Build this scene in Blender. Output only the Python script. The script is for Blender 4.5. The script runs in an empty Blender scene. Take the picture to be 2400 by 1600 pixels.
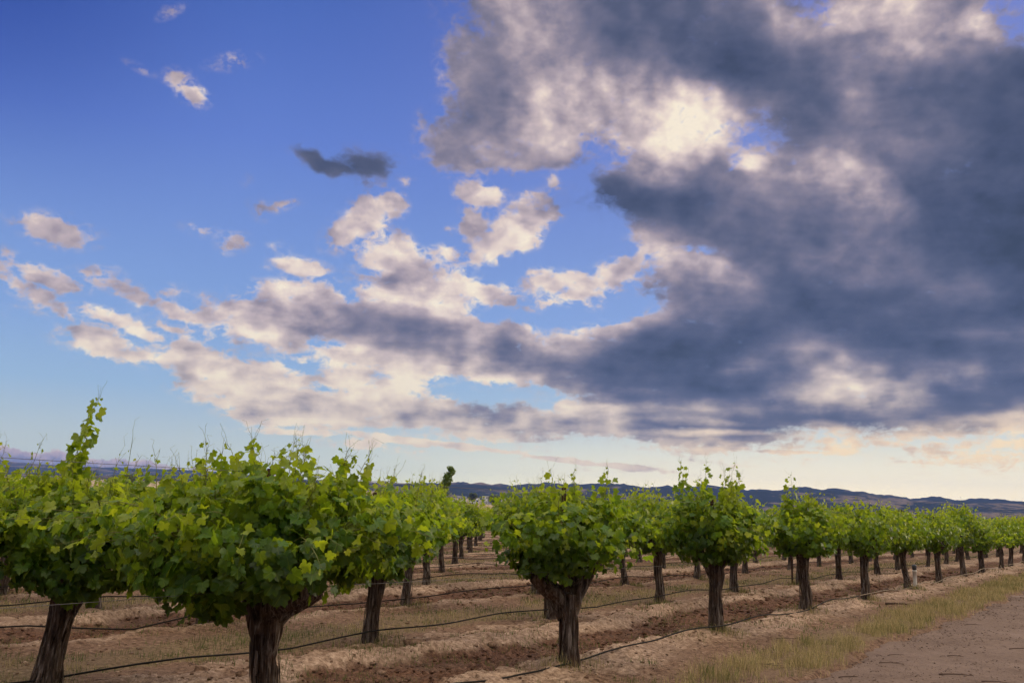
import bpy, math, random
import numpy as np

# ------------------------------------------------------------------ camera, sun, sky
S = bpy.context.scene
COL = S.collection
PITCH, ROLL, CAM_H = 0.186, 0.0241, 1.40          # radians, radians, metres
F_PX = 2200.0                                      # focal length for a frame 2400 wide (33 mm)
camd = bpy.data.cameras.new('camera'); cam = bpy.data.objects.new('camera', camd); COL.objects.link(cam)
camd.sensor_width = 36; camd.lens = 33.0; camd.clip_start = 0.05; camd.clip_end = 60000
from mathutils import Matrix
cam.matrix_world = (Matrix.Translation((0, 0, CAM_H)) @ Matrix.Rotation(math.pi/2 + PITCH, 4, 'X')
                    @ Matrix.Rotation(ROLL, 4, 'Z'))
S.camera = cam
S.view_settings.view_transform = 'Standard'; S.view_settings.look = 'None'
S.view_settings.exposure = 0.0; S.view_settings.gamma = 1.0
SUN_AZ, SUN_EL = 66.0, 20.0                        # degrees right of straight ahead, above the horizon
sund = bpy.data.lights.new('sun', 'SUN'); sun = bpy.data.objects.new('sun', sund); COL.objects.link(sun)
sund.energy = 1.5; sund.angle = math.radians(14); sund.color = (1.0, 0.84, 0.62)
_a, _e = math.radians(SUN_AZ), math.radians(SUN_EL)
from mathutils import Vector
sun.rotation_euler = Vector((math.sin(_a)*math.cos(_e), math.cos(_a)*math.cos(_e), math.sin(_e))).to_track_quat('Z', 'Y').to_euler()
S.cycles.max_bounces = 6; S.cycles.diffuse_bounces = 3; S.cycles.glossy_bounces = 2
S.cycles.transmission_bounces = 4; S.cycles.transparent_max_bounces = 6; S.cycles.volume_bounces = 0
S.cycles.use_denoising = True
S.cycles.use_adaptive_sampling = True; S.cycles.adaptive_threshold = .02; S.cycles.adaptive_min_samples = 14

BACK_SKY = 1.08     # strength of the added out-of-view sky that lights the foreground

def lin(c):
    return tuple((v/255/12.92 if v/255 <= .04045 else ((v/255+.055)/1.055)**2.4) for v in c)

class NT:
    """little helper around a node tree"""
    def __init__(self, tree): self.t = tree; self.n = tree.nodes; self.l = tree.links
    def put(self, sock, v):
        if v is None: return
        if isinstance(v, bpy.types.NodeSocket): self.l.new(v, sock)
        else:
            if isinstance(v, (tuple, list)) and sock.type == 'RGBA' and len(v) == 3: v = (*v, 1)
            sock.default_value = v
    def math(self, op, a, b=None, c=None, clamp=False):
        n = self.n.new('ShaderNodeMath'); n.operation = op; n.use_clamp = clamp
        self.put(n.inputs[0], a); self.put(n.inputs[1], b); self.put(n.inputs[2], c); return n.outputs[0]
    def vmath(self, op, a, b=None, scale=None):
        n = self.n.new('ShaderNodeVectorMath'); n.operation = op
        self.put(n.inputs[0], a); self.put(n.inputs[1], b)
        if scale is not None: self.put(n.inputs['Scale'], scale)
        return n.outputs['Value'] if op in ('LENGTH', 'DOT_PRODUCT') else n.outputs[0]
    def xyz(self, x, y, z=0.0):
        n = self.n.new('ShaderNodeCombineXYZ')
        for s, v in zip(n.inputs, (x, y, z)): self.put(s, v)
        return n.outputs[0]
    def sep(self, v):
        n = self.n.new('ShaderNodeSeparateXYZ'); self.put(n.inputs[0], v); return n.outputs
    def sepc(self, v):
        n = self.n.new('ShaderNodeSeparateColor'); self.put(n.inputs[0], v); return n.outputs
    def noise(self, vec, scale, detail=4, rough=.5, lac=2.0, dist=0.0, dim='3D', color=False):
        n = self.n.new('ShaderNodeTexNoise'); n.noise_dimensions = dim
        self.put(n.inputs['Vector'], vec)
        for k, v in (('Scale', scale), ('Detail', detail), ('Roughness', rough), ('Lacunarity', lac), ('Distortion', dist)):
            self.put(n.inputs[k], v)
        return n.outputs[1 if color else 0]
    def ramp(self, fac, stops, interp='LINEAR'):
        n = self.n.new('ShaderNodeValToRGB'); r = n.color_ramp; r.interpolation = interp
        while len(r.elements) > 1: r.elements.remove(r.elements[-1])
        r.elements[0].position = stops[0][0]; r.elements[0].color = (*stops[0][1], 1) if len(stops[0][1]) == 3 else stops[0][1]
        for p, c in stops[1:]:
            e = r.elements.new(p); e.color = (*c, 1) if len(c) == 3 else c
        self.put(n.inputs[0], fac); return n.outputs[0]
    def mix(self, f, a, b, kind='MIX'):
        n = self.n.new('ShaderNodeMix'); n.data_type = 'RGBA'; n.blend_type = kind
        self.put(n.inputs[0], f); self.put(n.inputs[6], a); self.put(n.inputs[7], b); return n.outputs[2]
    def step(self, v, a, b, lo=0.0, hi=1.0, smooth=True):
        n = self.n.new('ShaderNodeMapRange'); n.interpolation_type = 'SMOOTHSTEP' if smooth else 'LINEAR'; n.clamp = True
        for k, x in zip(range(5), (v, a, b, lo, hi)): self.put(n.inputs[k], x)
        return n.outputs[0]
    def attr(self, name, kind='Fac'):
        n = self.n.new('ShaderNodeAttribute'); n.attribute_name = name; return n.outputs[kind]

# cloud map of this evening: sixteen high rows, then finer rows towards the horizon; 0 clear, 5 wisps, 10-19 thin, 20-29 solid, brighter as the number grows
CLOUDS = [
    [0, 0, 0, 0, 0, 0, 0, 0, 5, 0, 0, 0, 0, 0, 0, 0, 0, 0, 0, 0, 13, 14, 25, 26, 26, 25, 24, 23, 22, 22, 22, 22, 22, 23, 23, 24, 25, 13, 13, 26, 27, 27, 27, 26, 25, 24, 14, 15],
    [0, 0, 0, 0, 0, 0, 0, 0, 0, 0, 0, 0, 0, 0, 0, 0, 0, 0, 0, 0, 5, 13, 14, 25, 26, 26, 24, 23, 22, 22, 22, 22, 22, 22, 22, 22, 26, 26, 24, 24, 24, 25, 26, 26, 25, 25, 27, 14],
    [0, 0, 0, 0, 0, 0, 0, 0, 0, 0, 5, 5, 0, 0, 0, 0, 0, 0, 0, 0, 0, 13, 23, 24, 25, 25, 24, 24, 23, 23, 23, 23, 22, 21, 21, 21, 22, 23, 23, 24, 25, 25, 25, 25, 24, 24, 23, 22],
    [0, 0, 0, 0, 0, 0, 5, 0, 16, 16, 5, 0, 0, 0, 0, 0, 0, 0, 0, 0, 5, 23, 23, 23, 24, 25, 25, 26, 26, 26, 25, 24, 22, 21, 21, 21, 22, 22, 23, 24, 24, 23, 23, 23, 22, 22, 22, 21],
    [0, 0, 0, 0, 0, 0, 0, 0, 17, 17, 0, 0, 0, 0, 0, 0, 0, 0, 0, 0, 5, 23, 23, 23, 25, 26, 26, 26, 26, 26, 25, 26, 27, 24, 23, 23, 22, 22, 22, 25, 24, 23, 22, 22, 22, 22, 22, 22],
    [0, 0, 0, 0, 0, 0, 0, 0, 0, 0, 0, 0, 0, 0, 0, 0, 0, 0, 0, 5, 15, 23, 24, 24, 25, 27, 28, 27, 27, 26, 28, 29, 29, 26, 24, 14, 23, 22, 22, 24, 24, 23, 23, 23, 23, 22, 21, 21],
    [0, 0, 0, 0, 0, 0, 0, 0, 0, 0, 0, 0, 0, 0, 0, 0, 0, 0, 0, 16, 24, 24, 25, 25, 25, 26, 27, 15, 14, 27, 28, 29, 28, 25, 5, 14, 13, 23, 22, 23, 23, 23, 24, 24, 23, 22, 21, 21],
    [0, 0, 0, 0, 0, 0, 0, 0, 0, 0, 0, 0, 0, 0, 11, 12, 22, 22, 12, 5, 24, 25, 25, 25, 25, 24, 24, 13, 5, 14, 25, 25, 25, 24, 17, 28, 25, 25, 26, 27, 25, 24, 23, 22, 22, 22, 21, 21],
    [0, 0, 0, 0, 0, 0, 0, 0, 0, 0, 0, 5, 0, 0, 0, 0, 12, 13, 14, 16, 0, 15, 27, 24, 23, 23, 17, 11, 23, 24, 24, 25, 23, 23, 24, 24, 25, 26, 26, 26, 26, 25, 22, 21, 22, 21, 21, 21],
    [0, 0, 0, 0, 0, 0, 0, 0, 0, 0, 0, 0, 16, 16, 0, 0, 5, 17, 17, 5, 0, 29, 29, 27, 27, 18, 13, 21, 21, 21, 21, 21, 21, 22, 23, 23, 24, 24, 23, 24, 26, 25, 23, 21, 21, 21, 21, 20],
    [0, 5, 17, 16, 5, 0, 0, 0, 0, 5, 5, 0, 5, 0, 0, 5, 17, 16, 0, 0, 17, 16, 28, 29, 29, 29, 17, 12, 22, 23, 23, 22, 22, 22, 23, 22, 22, 22, 22, 23, 23, 24, 23, 21, 21, 21, 20, 20],
    [5, 0, 5, 5, 0, 0, 0, 0, 0, 0, 17, 5, 5, 5, 0, 0, 16, 15, 17, 28, 28, 28, 29, 29, 29, 17, 0, 0, 15, 25, 25, 24, 23, 22, 22, 22, 23, 23, 23, 23, 24, 24, 25, 24, 24, 24, 20, 20],
    [16, 16, 16, 5, 16, 5, 0, 0, 0, 0, 0, 0, 0, 16, 17, 16, 5, 28, 29, 29, 17, 28, 29, 17, 0, 0, 17, 28, 29, 28, 27, 27, 26, 24, 22, 22, 22, 23, 24, 24, 24, 24, 24, 24, 24, 24, 22, 20],
    [17, 16, 16, 17, 17, 17, 16, 0, 5, 0, 0, 5, 16, 27, 27, 27, 16, 28, 29, 29, 29, 29, 28, 5, 18, 29, 29, 29, 28, 15, 24, 23, 24, 24, 24, 26, 22, 21, 22, 22, 22, 22, 22, 23, 24, 24, 22, 21],
    [5, 16, 16, 5, 0, 5, 5, 17, 17, 27, 27, 28, 27, 27, 27, 27, 27, 27, 27, 28, 28, 18, 17, 5, 0, 16, 18, 17, 0, 13, 24, 23, 23, 22, 22, 22, 22, 21, 21, 22, 22, 22, 22, 22, 21, 21, 21, 21],
    [0, 0, 5, 16, 16, 5, 5, 5, 16, 17, 17, 27, 27, 26, 25, 25, 24, 24, 25, 26, 28, 29, 29, 28, 27, 5, 17, 29, 28, 24, 22, 22, 22, 22, 21, 21, 22, 22, 22, 21, 21, 21, 22, 22, 23, 23, 23, 24],
    [0, 0, 0, 17, 28, 16, 16, 16, 28, 28, 17, 5, 17, 28, 17, 17, 27, 26, 23, 24, 24, 25, 25, 27, 25, 28, 29, 29, 26, 23, 21, 21, 21, 21, 21, 22, 23, 24, 24, 23, 22, 21, 21, 21, 20, 21, 22, 22],
    [0, 0, 0, 5, 27, 27, 27, 27, 28, 27, 17, 17, 5, 5, 5, 28, 28, 27, 26, 25, 25, 25, 27, 25, 25, 25, 26, 26, 24, 21, 21, 21, 21, 21, 22, 24, 22, 24, 23, 25, 23, 23, 22, 22, 22, 21, 21, 22],
    [0, 0, 0, 0, 0, 0, 5, 15, 25, 28, 26, 28, 29, 18, 5, 17, 28, 16, 28, 28, 28, 28, 26, 25, 25, 24, 23, 23, 22, 21, 21, 21, 21, 21, 25, 25, 21, 23, 25, 25, 25, 25, 22, 23, 24, 24, 23, 23],
    [0, 0, 0, 0, 0, 0, 0, 15, 25, 28, 28, 29, 28, 27, 27, 28, 29, 16, 28, 29, 17, 0, 29, 29, 28, 25, 24, 23, 22, 22, 21, 20, 20, 21, 22, 22, 23, 23, 26, 28, 27, 23, 24, 24, 24, 24, 23, 21],
    [0, 0, 0, 0, 0, 0, 0, 0, 15, 26, 27, 27, 26, 26, 16, 17, 28, 29, 29, 18, 5, 0, 5, 5, 0, 15, 25, 25, 25, 25, 25, 23, 21, 20, 21, 22, 24, 24, 27, 27, 29, 26, 26, 24, 22, 22, 22, 21],
    [0, 0, 0, 0, 0, 0, 0, 0, 0, 16, 28, 26, 27, 25, 24, 25, 26, 27, 27, 28, 28, 5, 14, 0, 5, 5, 17, 26, 25, 23, 24, 24, 25, 23, 22, 23, 24, 25, 27, 25, 24, 25, 25, 24, 21, 21, 22, 23],
    [0, 0, 0, 0, 0, 0, 0, 0, 0, 5, 17, 26, 25, 26, 25, 26, 25, 28, 25, 23, 24, 24, 23, 23, 24, 17, 28, 28, 28, 26, 25, 25, 26, 24, 23, 24, 22, 24, 25, 23, 24, 25, 24, 22, 22, 22, 25, 26],
    [0, 0, 0, 0, 0, 0, 0, 0, 0, 0, 5, 27, 26, 28, 27, 26, 26, 26, 25, 24, 25, 25, 24, 23, 26, 25, 26, 25, 27, 23, 23, 23, 23, 23, 22, 22, 22, 22, 23, 22, 22, 22, 22, 23, 24, 25, 25, 25],
    [0, 0, 0, 0, 0, 0, 0, 0, 0, 0, 0, 5, 17, 16, 16, 17, 5, 5, 5, 17, 17, 27, 27, 27, 26, 23, 25, 26, 25, 24, 24, 23, 22, 23, 22, 21, 23, 25, 27, 28, 25, 25, 26, 27, 25, 23, 25, 28],
    [0, 0, 0, 0, 0, 0, 0, 0, 0, 0, 0, 0, 0, 5, 16, 17, 28, 28, 17, 17, 17, 5, 17, 17, 5, 16, 5, 0, 5, 17, 25, 28, 27, 26, 25, 25, 24, 25, 26, 28, 26, 27, 28, 26, 26, 27, 28, 29],
    [0, 0, 0, 0, 0, 0, 0, 0, 0, 0, 0, 0, 0, 0, 0, 0, 5, 17, 17, 18, 18, 18, 17, 17, 18, 5, 0, 5, 0, 0, 5, 5, 17, 17, 17, 5, 17, 17, 26, 28, 18, 17, 25, 25, 26, 29, 29, 28],
    [0, 0, 0, 0, 0, 0, 0, 0, 0, 0, 0, 0, 0, 0, 0, 0, 0, 0, 0, 0, 0, 0, 0, 0, 5, 17, 18, 17, 16, 16, 17, 5, 5, 17, 17, 17, 18, 17, 18, 5, 16, 17, 18, 28, 28, 28, 26, 27],
    [0, 0, 0, 0, 0, 0, 0, 0, 0, 0, 0, 0, 0, 0, 0, 0, 0, 0, 0, 0, 0, 0, 0, 0, 0, 0, 0, 0, 0, 0, 0, 0, 0, 0, 0, 0, 0, 0, 0, 0, 0, 0, 0, 0, 0, 0, 0, 5],
]
def read_clouds():
    m = np.array(CLOUDS); cov = np.where(m >= 20, 1.12, np.where(m >= 10, .52, np.where(m == 5, .24, 0)))
    bri = np.where(m >= 20, (m-20)/9, np.where(m >= 10, (m-10)/9, np.where(m == 5, .7, .66)))
    cov[:14, :20][m[:14, :20] < 20] = 0            # drawn one by one in PUFFS instead
    cov[24:28, 36:] *= .62; cov[8:12, 16:27] = 0; cov[12:13, 16:31] *= .3; cov[3:8, :19] = 0
    return cov, bri
def direction_to_frame(az, el):
    """where a direction (degrees) stands in the sky map"""
    a, e = np.radians(az), np.radians(el)
    x, y, z = np.sin(a)*np.cos(e), np.cos(a)*np.cos(e), np.sin(e)
    c, s = math.cos(PITCH), math.sin(PITCH)
    d = y*c + z*s; v = -y*s + z*c
    X, Y = F_PX*x/d, -F_PX*v/d
    cr, sr = math.cos(ROLL), math.sin(ROLL)
    return 1200 + X*cr - Y*sr, 800 + X*sr + Y*cr
def frame_to_direction(px, py):
    dx, dy = px-1200, py-800
    cr, sr = math.cos(ROLL), math.sin(ROLL)
    u = (dx*cr+dy*sr)/F_PX; v = -(-dx*sr+dy*cr)/F_PX
    c, s = math.cos(PITCH), math.sin(PITCH)
    y = c - v*s; z = s + v*c
    return math.degrees(math.atan2(u, y)), math.degrees(math.atan2(z, math.hypot(u, y)))

# single clouds and gaps: frame position, half sizes, tilt (degrees, rising to the right), amount (negative opens a gap), brightness 0-9
PUFFS = [
    (425, 180, 44, 26, 0, .75, 7), (458, 226, 48, 30, -35, .85, 7), (545, 146, 62, 20, 15, .42, 6.5), (330, 160, 46, 12, -12, .36, 6), (408, 28, 16, 40, -60, .34, 6),
    (755, 378, 85, 26, -22, .85, 2.3), (872, 390, 92, 42, 0, 1, 2.4), (800, 394, 80, 26, -8, .95, 2.6), (715, 356, 46, 14, -30, .6, 3), (880, 428, 90, 20, -5, .5, 4.5),
    (608, 490, 26, 36, 20, .55, 7), (655, 482, 66, 22, 25, .55, 7), (585, 420, 18, 16, 0, .42, 6.5), (970, 425, 30, 20, 20, .7, 8),
    (140, 535, 95, 36, -3, .8, 7.2), (480, 535, 62, 18, -6, .5, 7), (555, 568, 46, 22, 5, .8, 7.6), (660, 583, 30, 16, 0, .45, 7),
    (925, 478, 62, 34, 15, .85, 8.2), (868, 498, 50, 50, 10, .85, 8), (825, 545, 78, 38, 25, .85, 7.6),
    (1125, 455, 66, 40, 0, 1, 9), (1195, 548, 185, 66, 30, 1.1, 9), (1110, 520, 60, 60, 0, .8, 6.8), (1300, 500, 40, 40, 40, .7, 8.6), (1260, 470, 80, 30, 10, .6, 7.4), (1310, 432, 32, 26, 0, .75, 8.4),
    (1050, 536, 32, 24, 0, .8, 8), (1035, 584, 58, 42, 20, .85, 8), (930, 606, 120, 62, -12, 1.1, 9), (1085, 672, 150, 48, -16, 1.1, 8.7), (960, 655, 130, 40, -6, 1, 7.6), (870, 650, 100, 16, -5, .6, 5.5),
    (715, 632, 78, 30, -8, .8, 8), (690, 690, 130, 30, 5, .9, 7.6), (1268, 664, 88, 42, -4, 1, 8.8), (1330, 650, 60, 40, 10, .8, 8.4), (1425, 628, 118, 52, 12, 1.05, 8.8), (1352, 690, 80, 28, 10, .9, 8.3), (1190, 706, 22, 22, 0, .7, 8.2), (1240, 735, 60, 16, -8, .6, 8),
    (1540, 590, 130, 52, -20, 1, 6.3), (1580, 615, 100, 26, -15, .9, 8), (1640, 640, 110, 26, -10, .6, 6.5), (1765, 384, 40, 16, 0, .8, 9.6), (1430, 778, 150, 34, 18, 1, 8.8),
    (1575, 300, 140, 90, 12, .6, 8.6), (1615, 300, 80, 70, 0, .6, 9.6), (1318, 295, 110, 52, -10, .6, 8), (1430, 285, 130, 36, 0, .5, 7), (1966, 412, 62, 40, -30, .6, 7.4), (2075, 440, 34, 80, 35, .5, 6.8), (2300, 48, 36, 28, 0, .6, 8.2), (2010, 20, 160, 30, 5, .5, 7.4), (1000, 300, 34, 46, 10, .5, 6.3), (1075, 130, 70, 110, -10, .62, 4.8), (1040, 330, 70, 60, 0, .7, 4.9), (540, 850, 330, 26, -12, .4, 7.6), (760, 840, 150, 26, 5, .5, 8),
    (1340, 452, 40, 36, 0, -.9, 6), (1385, 560, 92, 70, 20, -1.1, 6), (1010, 490, 60, 80, 10, -.8, 6), (1180, 626, 90, 26, 20, -.6, 6),
    (1500, 715, 70, 26, 10, -.8, 7), (1150, 735, 60, 18, -5, -.6, 7), (1340, 745, 110, 20, 0, -.7, 7), (1640, 590, 40, 14, 0, -.5, 7), (1180, 975, 260, 12, 0, 0, 3),
    (15, 652, 66, 26, -28, .9, 7.6), (112, 652, 100, 22, -10, .9, 7.8), (105, 695, 90, 26, -32, .7, 6.8), (160, 735, 60, 18, -40, .7, 6.8), (8, 605, 26, 26, 0, .6, 7), (238, 640, 66, 20, 0, .55, 7), (262, 672, 60, 16, -10, .75, 7.6), (320, 690, 80, 26, -16, .75, 7.2), (405, 680, 44, 18, 0, .5, 7),
    (430, 735, 100, 26, -22, .95, 7.4), (410, 773, 52, 9, -15, .8, 8), (627, 796, 135, 16, -13, 1, 8.2), (225, 792, 86, 36, 0, 1, 8), (300, 762, 120, 16, -16, .8, 8),
    (1500, 860, 220, 70, -5, .3, 1.9), (1430, 480, 150, 46, -5, .4, 2.2), (2310, 560, 150, 110, 0, .3, 1.8), (700, 1016, 180, 9, -1, .8, 8.2), (960, 1036, 230, 12, -5, .85, 8.2), (1130, 1052, 160, 9, -5, .8, 8.2), (1370, 1082, 260, 10, -5, .85, 8.4), (1650, 1012, 120, 8, 0, .6, 8.6), (1560, 985, 160, 8, -3, .7, 6.5), (1850, 1060, 180, 9, 0, .6, 8.6), (990, 765, 190, 36, -4, .3, 3.8), (1180, 800, 40, 50, 0, .4, 3.6)]
def build_world():
    w = bpy.data.worlds.new('World'); w.use_nodes = True
    w.node_tree.nodes.clear(); N = NT(w.node_tree)
    tc = N.n.new('ShaderNodeTexCoord')
    d = N.vmath('NORMALIZE', tc.outputs['Generated'])
    x, y, z = N.sep(d)
    az = N.math('MULTIPLY', N.math('ARCTAN2', x, y), 57.2958)
    el = N.math('MULTIPLY', N.math('ARCSINE', z), 57.2958)
    # two sets of coordinates: the flat cloud deck in perspective, and plain angles for the puffy parts
    zz = N.math('ADD', N.math('MAXIMUM', z, 0.0), 0.13)
    plane = N.xyz(N.math('DIVIDE', x, zz), N.math('DIVIDE', y, zz), 0.0)
    ang = N.xyz(N.math('MULTIPLY', az, .1), N.math('MULTIPLY', el, .14), 3.1)
    w1 = N.sepc(N.noise(ang, 2.6, 3, .6, color=True))
    w2 = N.sepc(N.noise(plane, 1.6, 3, .62, color=True))
    amp = N.step(el, 1.0, 16.0, .25, 1.0, False)
    def warp(a, b, k):
        return N.math('MULTIPLY', N.math('SUBTRACT', N.math('ADD', a, b), 1.0), k)
    azw = N.math('ADD', az, N.math('MULTIPLY', warp(w1[0], w2[0], 1.8), N.step(el, 0, 14, .8, 1.0, False)))
    elw = N.math('ADD', el, N.math('MULTIPLY', warp(w1[1], w2[1], 1.3), amp))
    cov, bri = read_clouds()
    A = np.linspace(-32, 32, 63); E = np.concatenate([np.arange(.3, 11.4, .58), np.linspace(11.9, 31.2, 17)])
    def sample(arr, px, py):
        gx = np.clip(px/50-.5, 0, arr.shape[1]-1.001); gy = np.clip(py/50-.5, 0, 15) if py < 775 else np.interp(py, [775, 812.5, 1087.5, 1125], [15, 16, 27, 27.999])
        i, j = int(gy), int(gx); fy, fx = gy-i, gx-j
        return (arr[i, j]*(1-fx)*(1-fy)+arr[i, j+1]*fx*(1-fy)+arr[i+1, j]*(1-fx)*fy+arr[i+1, j+1]*fx*fy)
    left = N.math('DIVIDE', N.math('ADD', azw, 32.0), 32.0, clamp=True)
    right = N.math('DIVIDE', azw, 32.0, clamp=True)
    side = N.math('GREATER_THAN', azw, 0.0)
    acc = None
    for k, e in enumerate(E):
        vals = []
        for a in A:
            px, py = direction_to_frame(a, e)
            vals.append((float(sample(cov, px, py)), float(sample(bri, px, py)), 0.0))
        rl = N.ramp(left, [(i/31, vals[i]) for i in range(32)])
        rr = N.ramp(right, [(i/31, vals[31+i]) for i in range(32)])
        row = N.mix(side, rl, rr)
        if acc is None: acc = row
        else:
            acc = N.mix(N.step(elw, float(E[k-1]), float(e), smooth=False), acc, row)
    c = N.sepc(acc)
    # the single clouds
    cv, bt = c[0], c[1]
    azp = N.math('ADD', az, warp(w1[0], w2[1], 1.5)); elp = N.math('ADD', el, N.math('MULTIPLY', warp(w1[1], w2[0], 1.2), N.step(el, 1, 14, .35, 1.0, False)))
    pv = N.xyz(azp, elp, 0.0)
    for (px, py, rx, ry, ang_, amt, b) in PUFFS:
        if amt == 0: continue
        if px < 720 and rx < 70 and amt > 0: amt = max(.36, amt*.84)
        a0, e0 = frame_to_direction(px, py)
        mp = N.n.new('ShaderNodeMapping'); mp.vector_type = 'TEXTURE'; N.put(mp.inputs['Vector'], pv)
        mp.inputs['Location'].default_value = (a0, e0, 0); mp.inputs['Rotation'].default_value = (0, 0, math.radians(ang_)); mp.inputs['Scale'].default_value = (rx/27, ry/25.5, 1)
        g = N.n.new('ShaderNodeTexGradient'); g.gradient_type = 'SPHERICAL'; N.l.new(mp.outputs[0], g.inputs[0]); gf = g.outputs['Fac']
        if amt < 0: cv = N.math('MULTIPLY_ADD', gf, 1.3*amt, cv)
        else:
            g2 = N.math('MULTIPLY', gf, 1.25, clamp=True)
            cv = N.math('MAXIMUM', cv, N.math('MULTIPLY', g2, min(1.1, amt+.22))) if amt > .35 else cv
            bt = N.math('MULTIPLY_ADD', N.math('SUBTRACT', b/9-.09, bt), N.math('MULTIPLY', g2, .85), bt)
    bt = N.math('ADD', bt, N.math('MULTIPLY', N.step(az, 6.0, -8.0), N.math('MULTIPLY', N.step(el, 11.0, 6.0), .09)))
    bt = N.math('ADD', bt, N.math('MULTIPLY', N.step(az, 12.0, 24.0), N.math('MULTIPLY', N.step(el, 7.0, 4.2), .13)))
    fd = N.noise(plane, 4.6, 6, .58)
    fa = N.noise(ang, 13.0, 6, .62, dist=.3)
    n = N.math('ADD', N.math('MULTIPLY', fd, .45), N.math('MULTIPLY', fa, .55))
    n0 = N.math('SUBTRACT', n, .5)
    al = N.step(N.math('ADD', N.math('MULTIPLY_ADD', cv, 1.5, -.45), N.math('MULTIPLY', n0, N.step(bt, .2, .7, 2.1, 4.0))), .20, N.step(bt, .3, .8, 1.05, .88))
    veil = N.math('MULTIPLY', N.math('MULTIPLY', N.step(cv, .10, .62), N.step(n, .45, .64)), N.step(bt, .35, .7, .15, .62))
    al = N.math('MAXIMUM', al, veil)
    # light within the clouds: broad billows plus fine texture
    b1 = N.noise(N.vmath('ADD', ang, (7.7, 2.2, 0)), 3.4, 5, .52, dist=.3)
    b2 = N.noise(N.vmath('ADD', plane, (3.3, 9.1, 0)), 2.2, 5, .52)
    bb = N.math('SUBTRACT', N.math('ADD', N.math('MULTIPLY', b1, .5), N.math('MULTIPLY', b2, .5)), .5)
    # relief of the billows towards the low sun on the right
    ang2 = N.vmath('ADD', ang, (.075, .02, 0)); pl2 = N.vmath('ADD', plane, (.05, .10, 0))
    rel = N.math('ADD', N.math('SUBTRACT', N.noise(ang, 5.0, 4, .5), N.noise(ang2, 5.0, 4, .5)), N.math('SUBTRACT', N.noise(plane, 2.6, 4, .5), N.noise(pl2, 2.6, 4, .5)))
    br = N.math('ADD', N.math('ADD', bt, N.math('MULTIPLY', bb, N.step(bt, .1, .7, .40, .68))), N.math('MULTIPLY', rel, N.step(bt, .2, .8, .28, .66)))
    # thin edges of the clouds catch more light
    edge = N.math('MULTIPLY', N.math('SUBTRACT', 1.0, al), .10)
    br = N.math('ADD', br, edge, clamp=True)
    cloud = N.ramp(br, [(0, lin((52, 62, 80))), (.11, lin((68, 77, 102))), (.24, lin((85, 91, 115))), (.36, lin((108, 108, 129))),
                        (.5, lin((137, 130, 145))), (.62, lin((170, 156, 163))), (.75, lin((202, 184, 184))),
                        (.88, lin((236, 217, 204))), (1, lin((254, 240, 216)))])
    # lower clouds are seen through warmer evening air
    low = N.math('MULTIPLY', N.step(el, 13.0, 2.0), N.math('MULTIPLY', N.step(br, .25, .85), .60))
    cloud = N.mix(low, cloud, lin((255, 236, 196)))
    cloud = N.mix(N.math('MULTIPLY', N.step(el, 8.0, 4.0), N.step(az, 4.0, 20.0)), cloud, N.vmath('MULTIPLY', cloud, (1.16, 1.06, .86)))
    # the clear sky
    e30 = N.math('DIVIDE', el, 32.0, clamp=True)
    cool = N.ramp(e30, [(0, lin((224, 228, 205))), (.05, lin((216, 225, 206))), (.12, lin((198, 212, 210))), (.22, lin((160, 192, 222))),
                        (.34, lin((136, 170, 222))), (.5, lin((120, 152, 216))), (.68, lin((100, 130, 208))), (.85, lin((82, 112, 192))), (1, lin((66, 98, 178)))])
    warm = N.ramp(e30, [(0, lin((255, 250, 226))), (.06, lin((255, 246, 218))), (.14, lin((225, 228, 218))), (.24, lin((175, 202, 226))),
                        (.36, lin((142, 172, 226))), (.6, lin((118, 142, 210))), (1, lin((118, 128, 200)))])
    sky = N.mix(N.step(az, -16.0, 20.0), cool, warm)
    # deeper blue high on the left, away from the sunset; bright air just above the land
    deep = N.math('MULTIPLY', N.step(az, -15.0, -33.0), N.step(el, 13.0, 28.0))
    sky = N.mix(deep, sky, N.vmath('MULTIPLY', sky, (.40, .50, .70)))
    glow = N.math('MULTIPLY', N.step(el, 7.0, .5), N.step(az, -26.0, 4.0, .25, 1.0))
    sky = N.mix(glow, sky, N.vmath('MULTIPLY', sky, (1.72, 1.55, 1.16)))
    ns = N.n.new('ShaderNodeTexSky'); ns.sky_type = 'NISHITA'; ns.sun_disc = False
    ns.sun_elevation = math.radians(SUN_EL); ns.sun_rotation = math.radians(SUN_AZ)
    sky = N.mix(.02, sky, N.vmath('SCALE', ns.outputs[0], scale=.1))
    cloud = N.mix(glow, cloud, N.vmath('MULTIPLY', cloud, (1.12, 1.05, .93)))
    out = N.mix(N.math('MULTIPLY', al, .97), sky, cloud)
    # the bank of cumulus lying along the far range on the left
    base = N.math('SUBTRACT', N.math('MULTIPLY', az, -.035), .05)
    hgt = N.math('SUBTRACT', el, base)
    bump = N.noise(N.xyz(az, N.math('MULTIPLY', el, 1.0), 0.5), 1.05, 5, .55)
    big = N.noise(N.xyz(az, 4.0, 0.0), .33, 2, .5)
    top = N.math('ADD', N.math('MULTIPLY', bump, 1.0), N.math('MULTIPLY', big, .75))
    top = N.math('ADD', top, N.step(az, -30.0, -2.0, 1.45, .35, False))
    bank = N.step(N.math('SUBTRACT', top, hgt), .0, .16)
    bank = N.math('MULTIPLY', bank, N.step(az, 2.0, -6.0))
    bl = N.math('ADD', N.step(N.math('SUBTRACT', hgt, top), -1.0, -.02, 0.0, .75, False),
                N.math('MULTIPLY', N.math('SUBTRACT', N.noise(N.xyz(az, N.math('MULTIPLY', el, 1.3), 2.5), 1.6, 4, .5), .5), 1.0), clamp=True)
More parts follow.
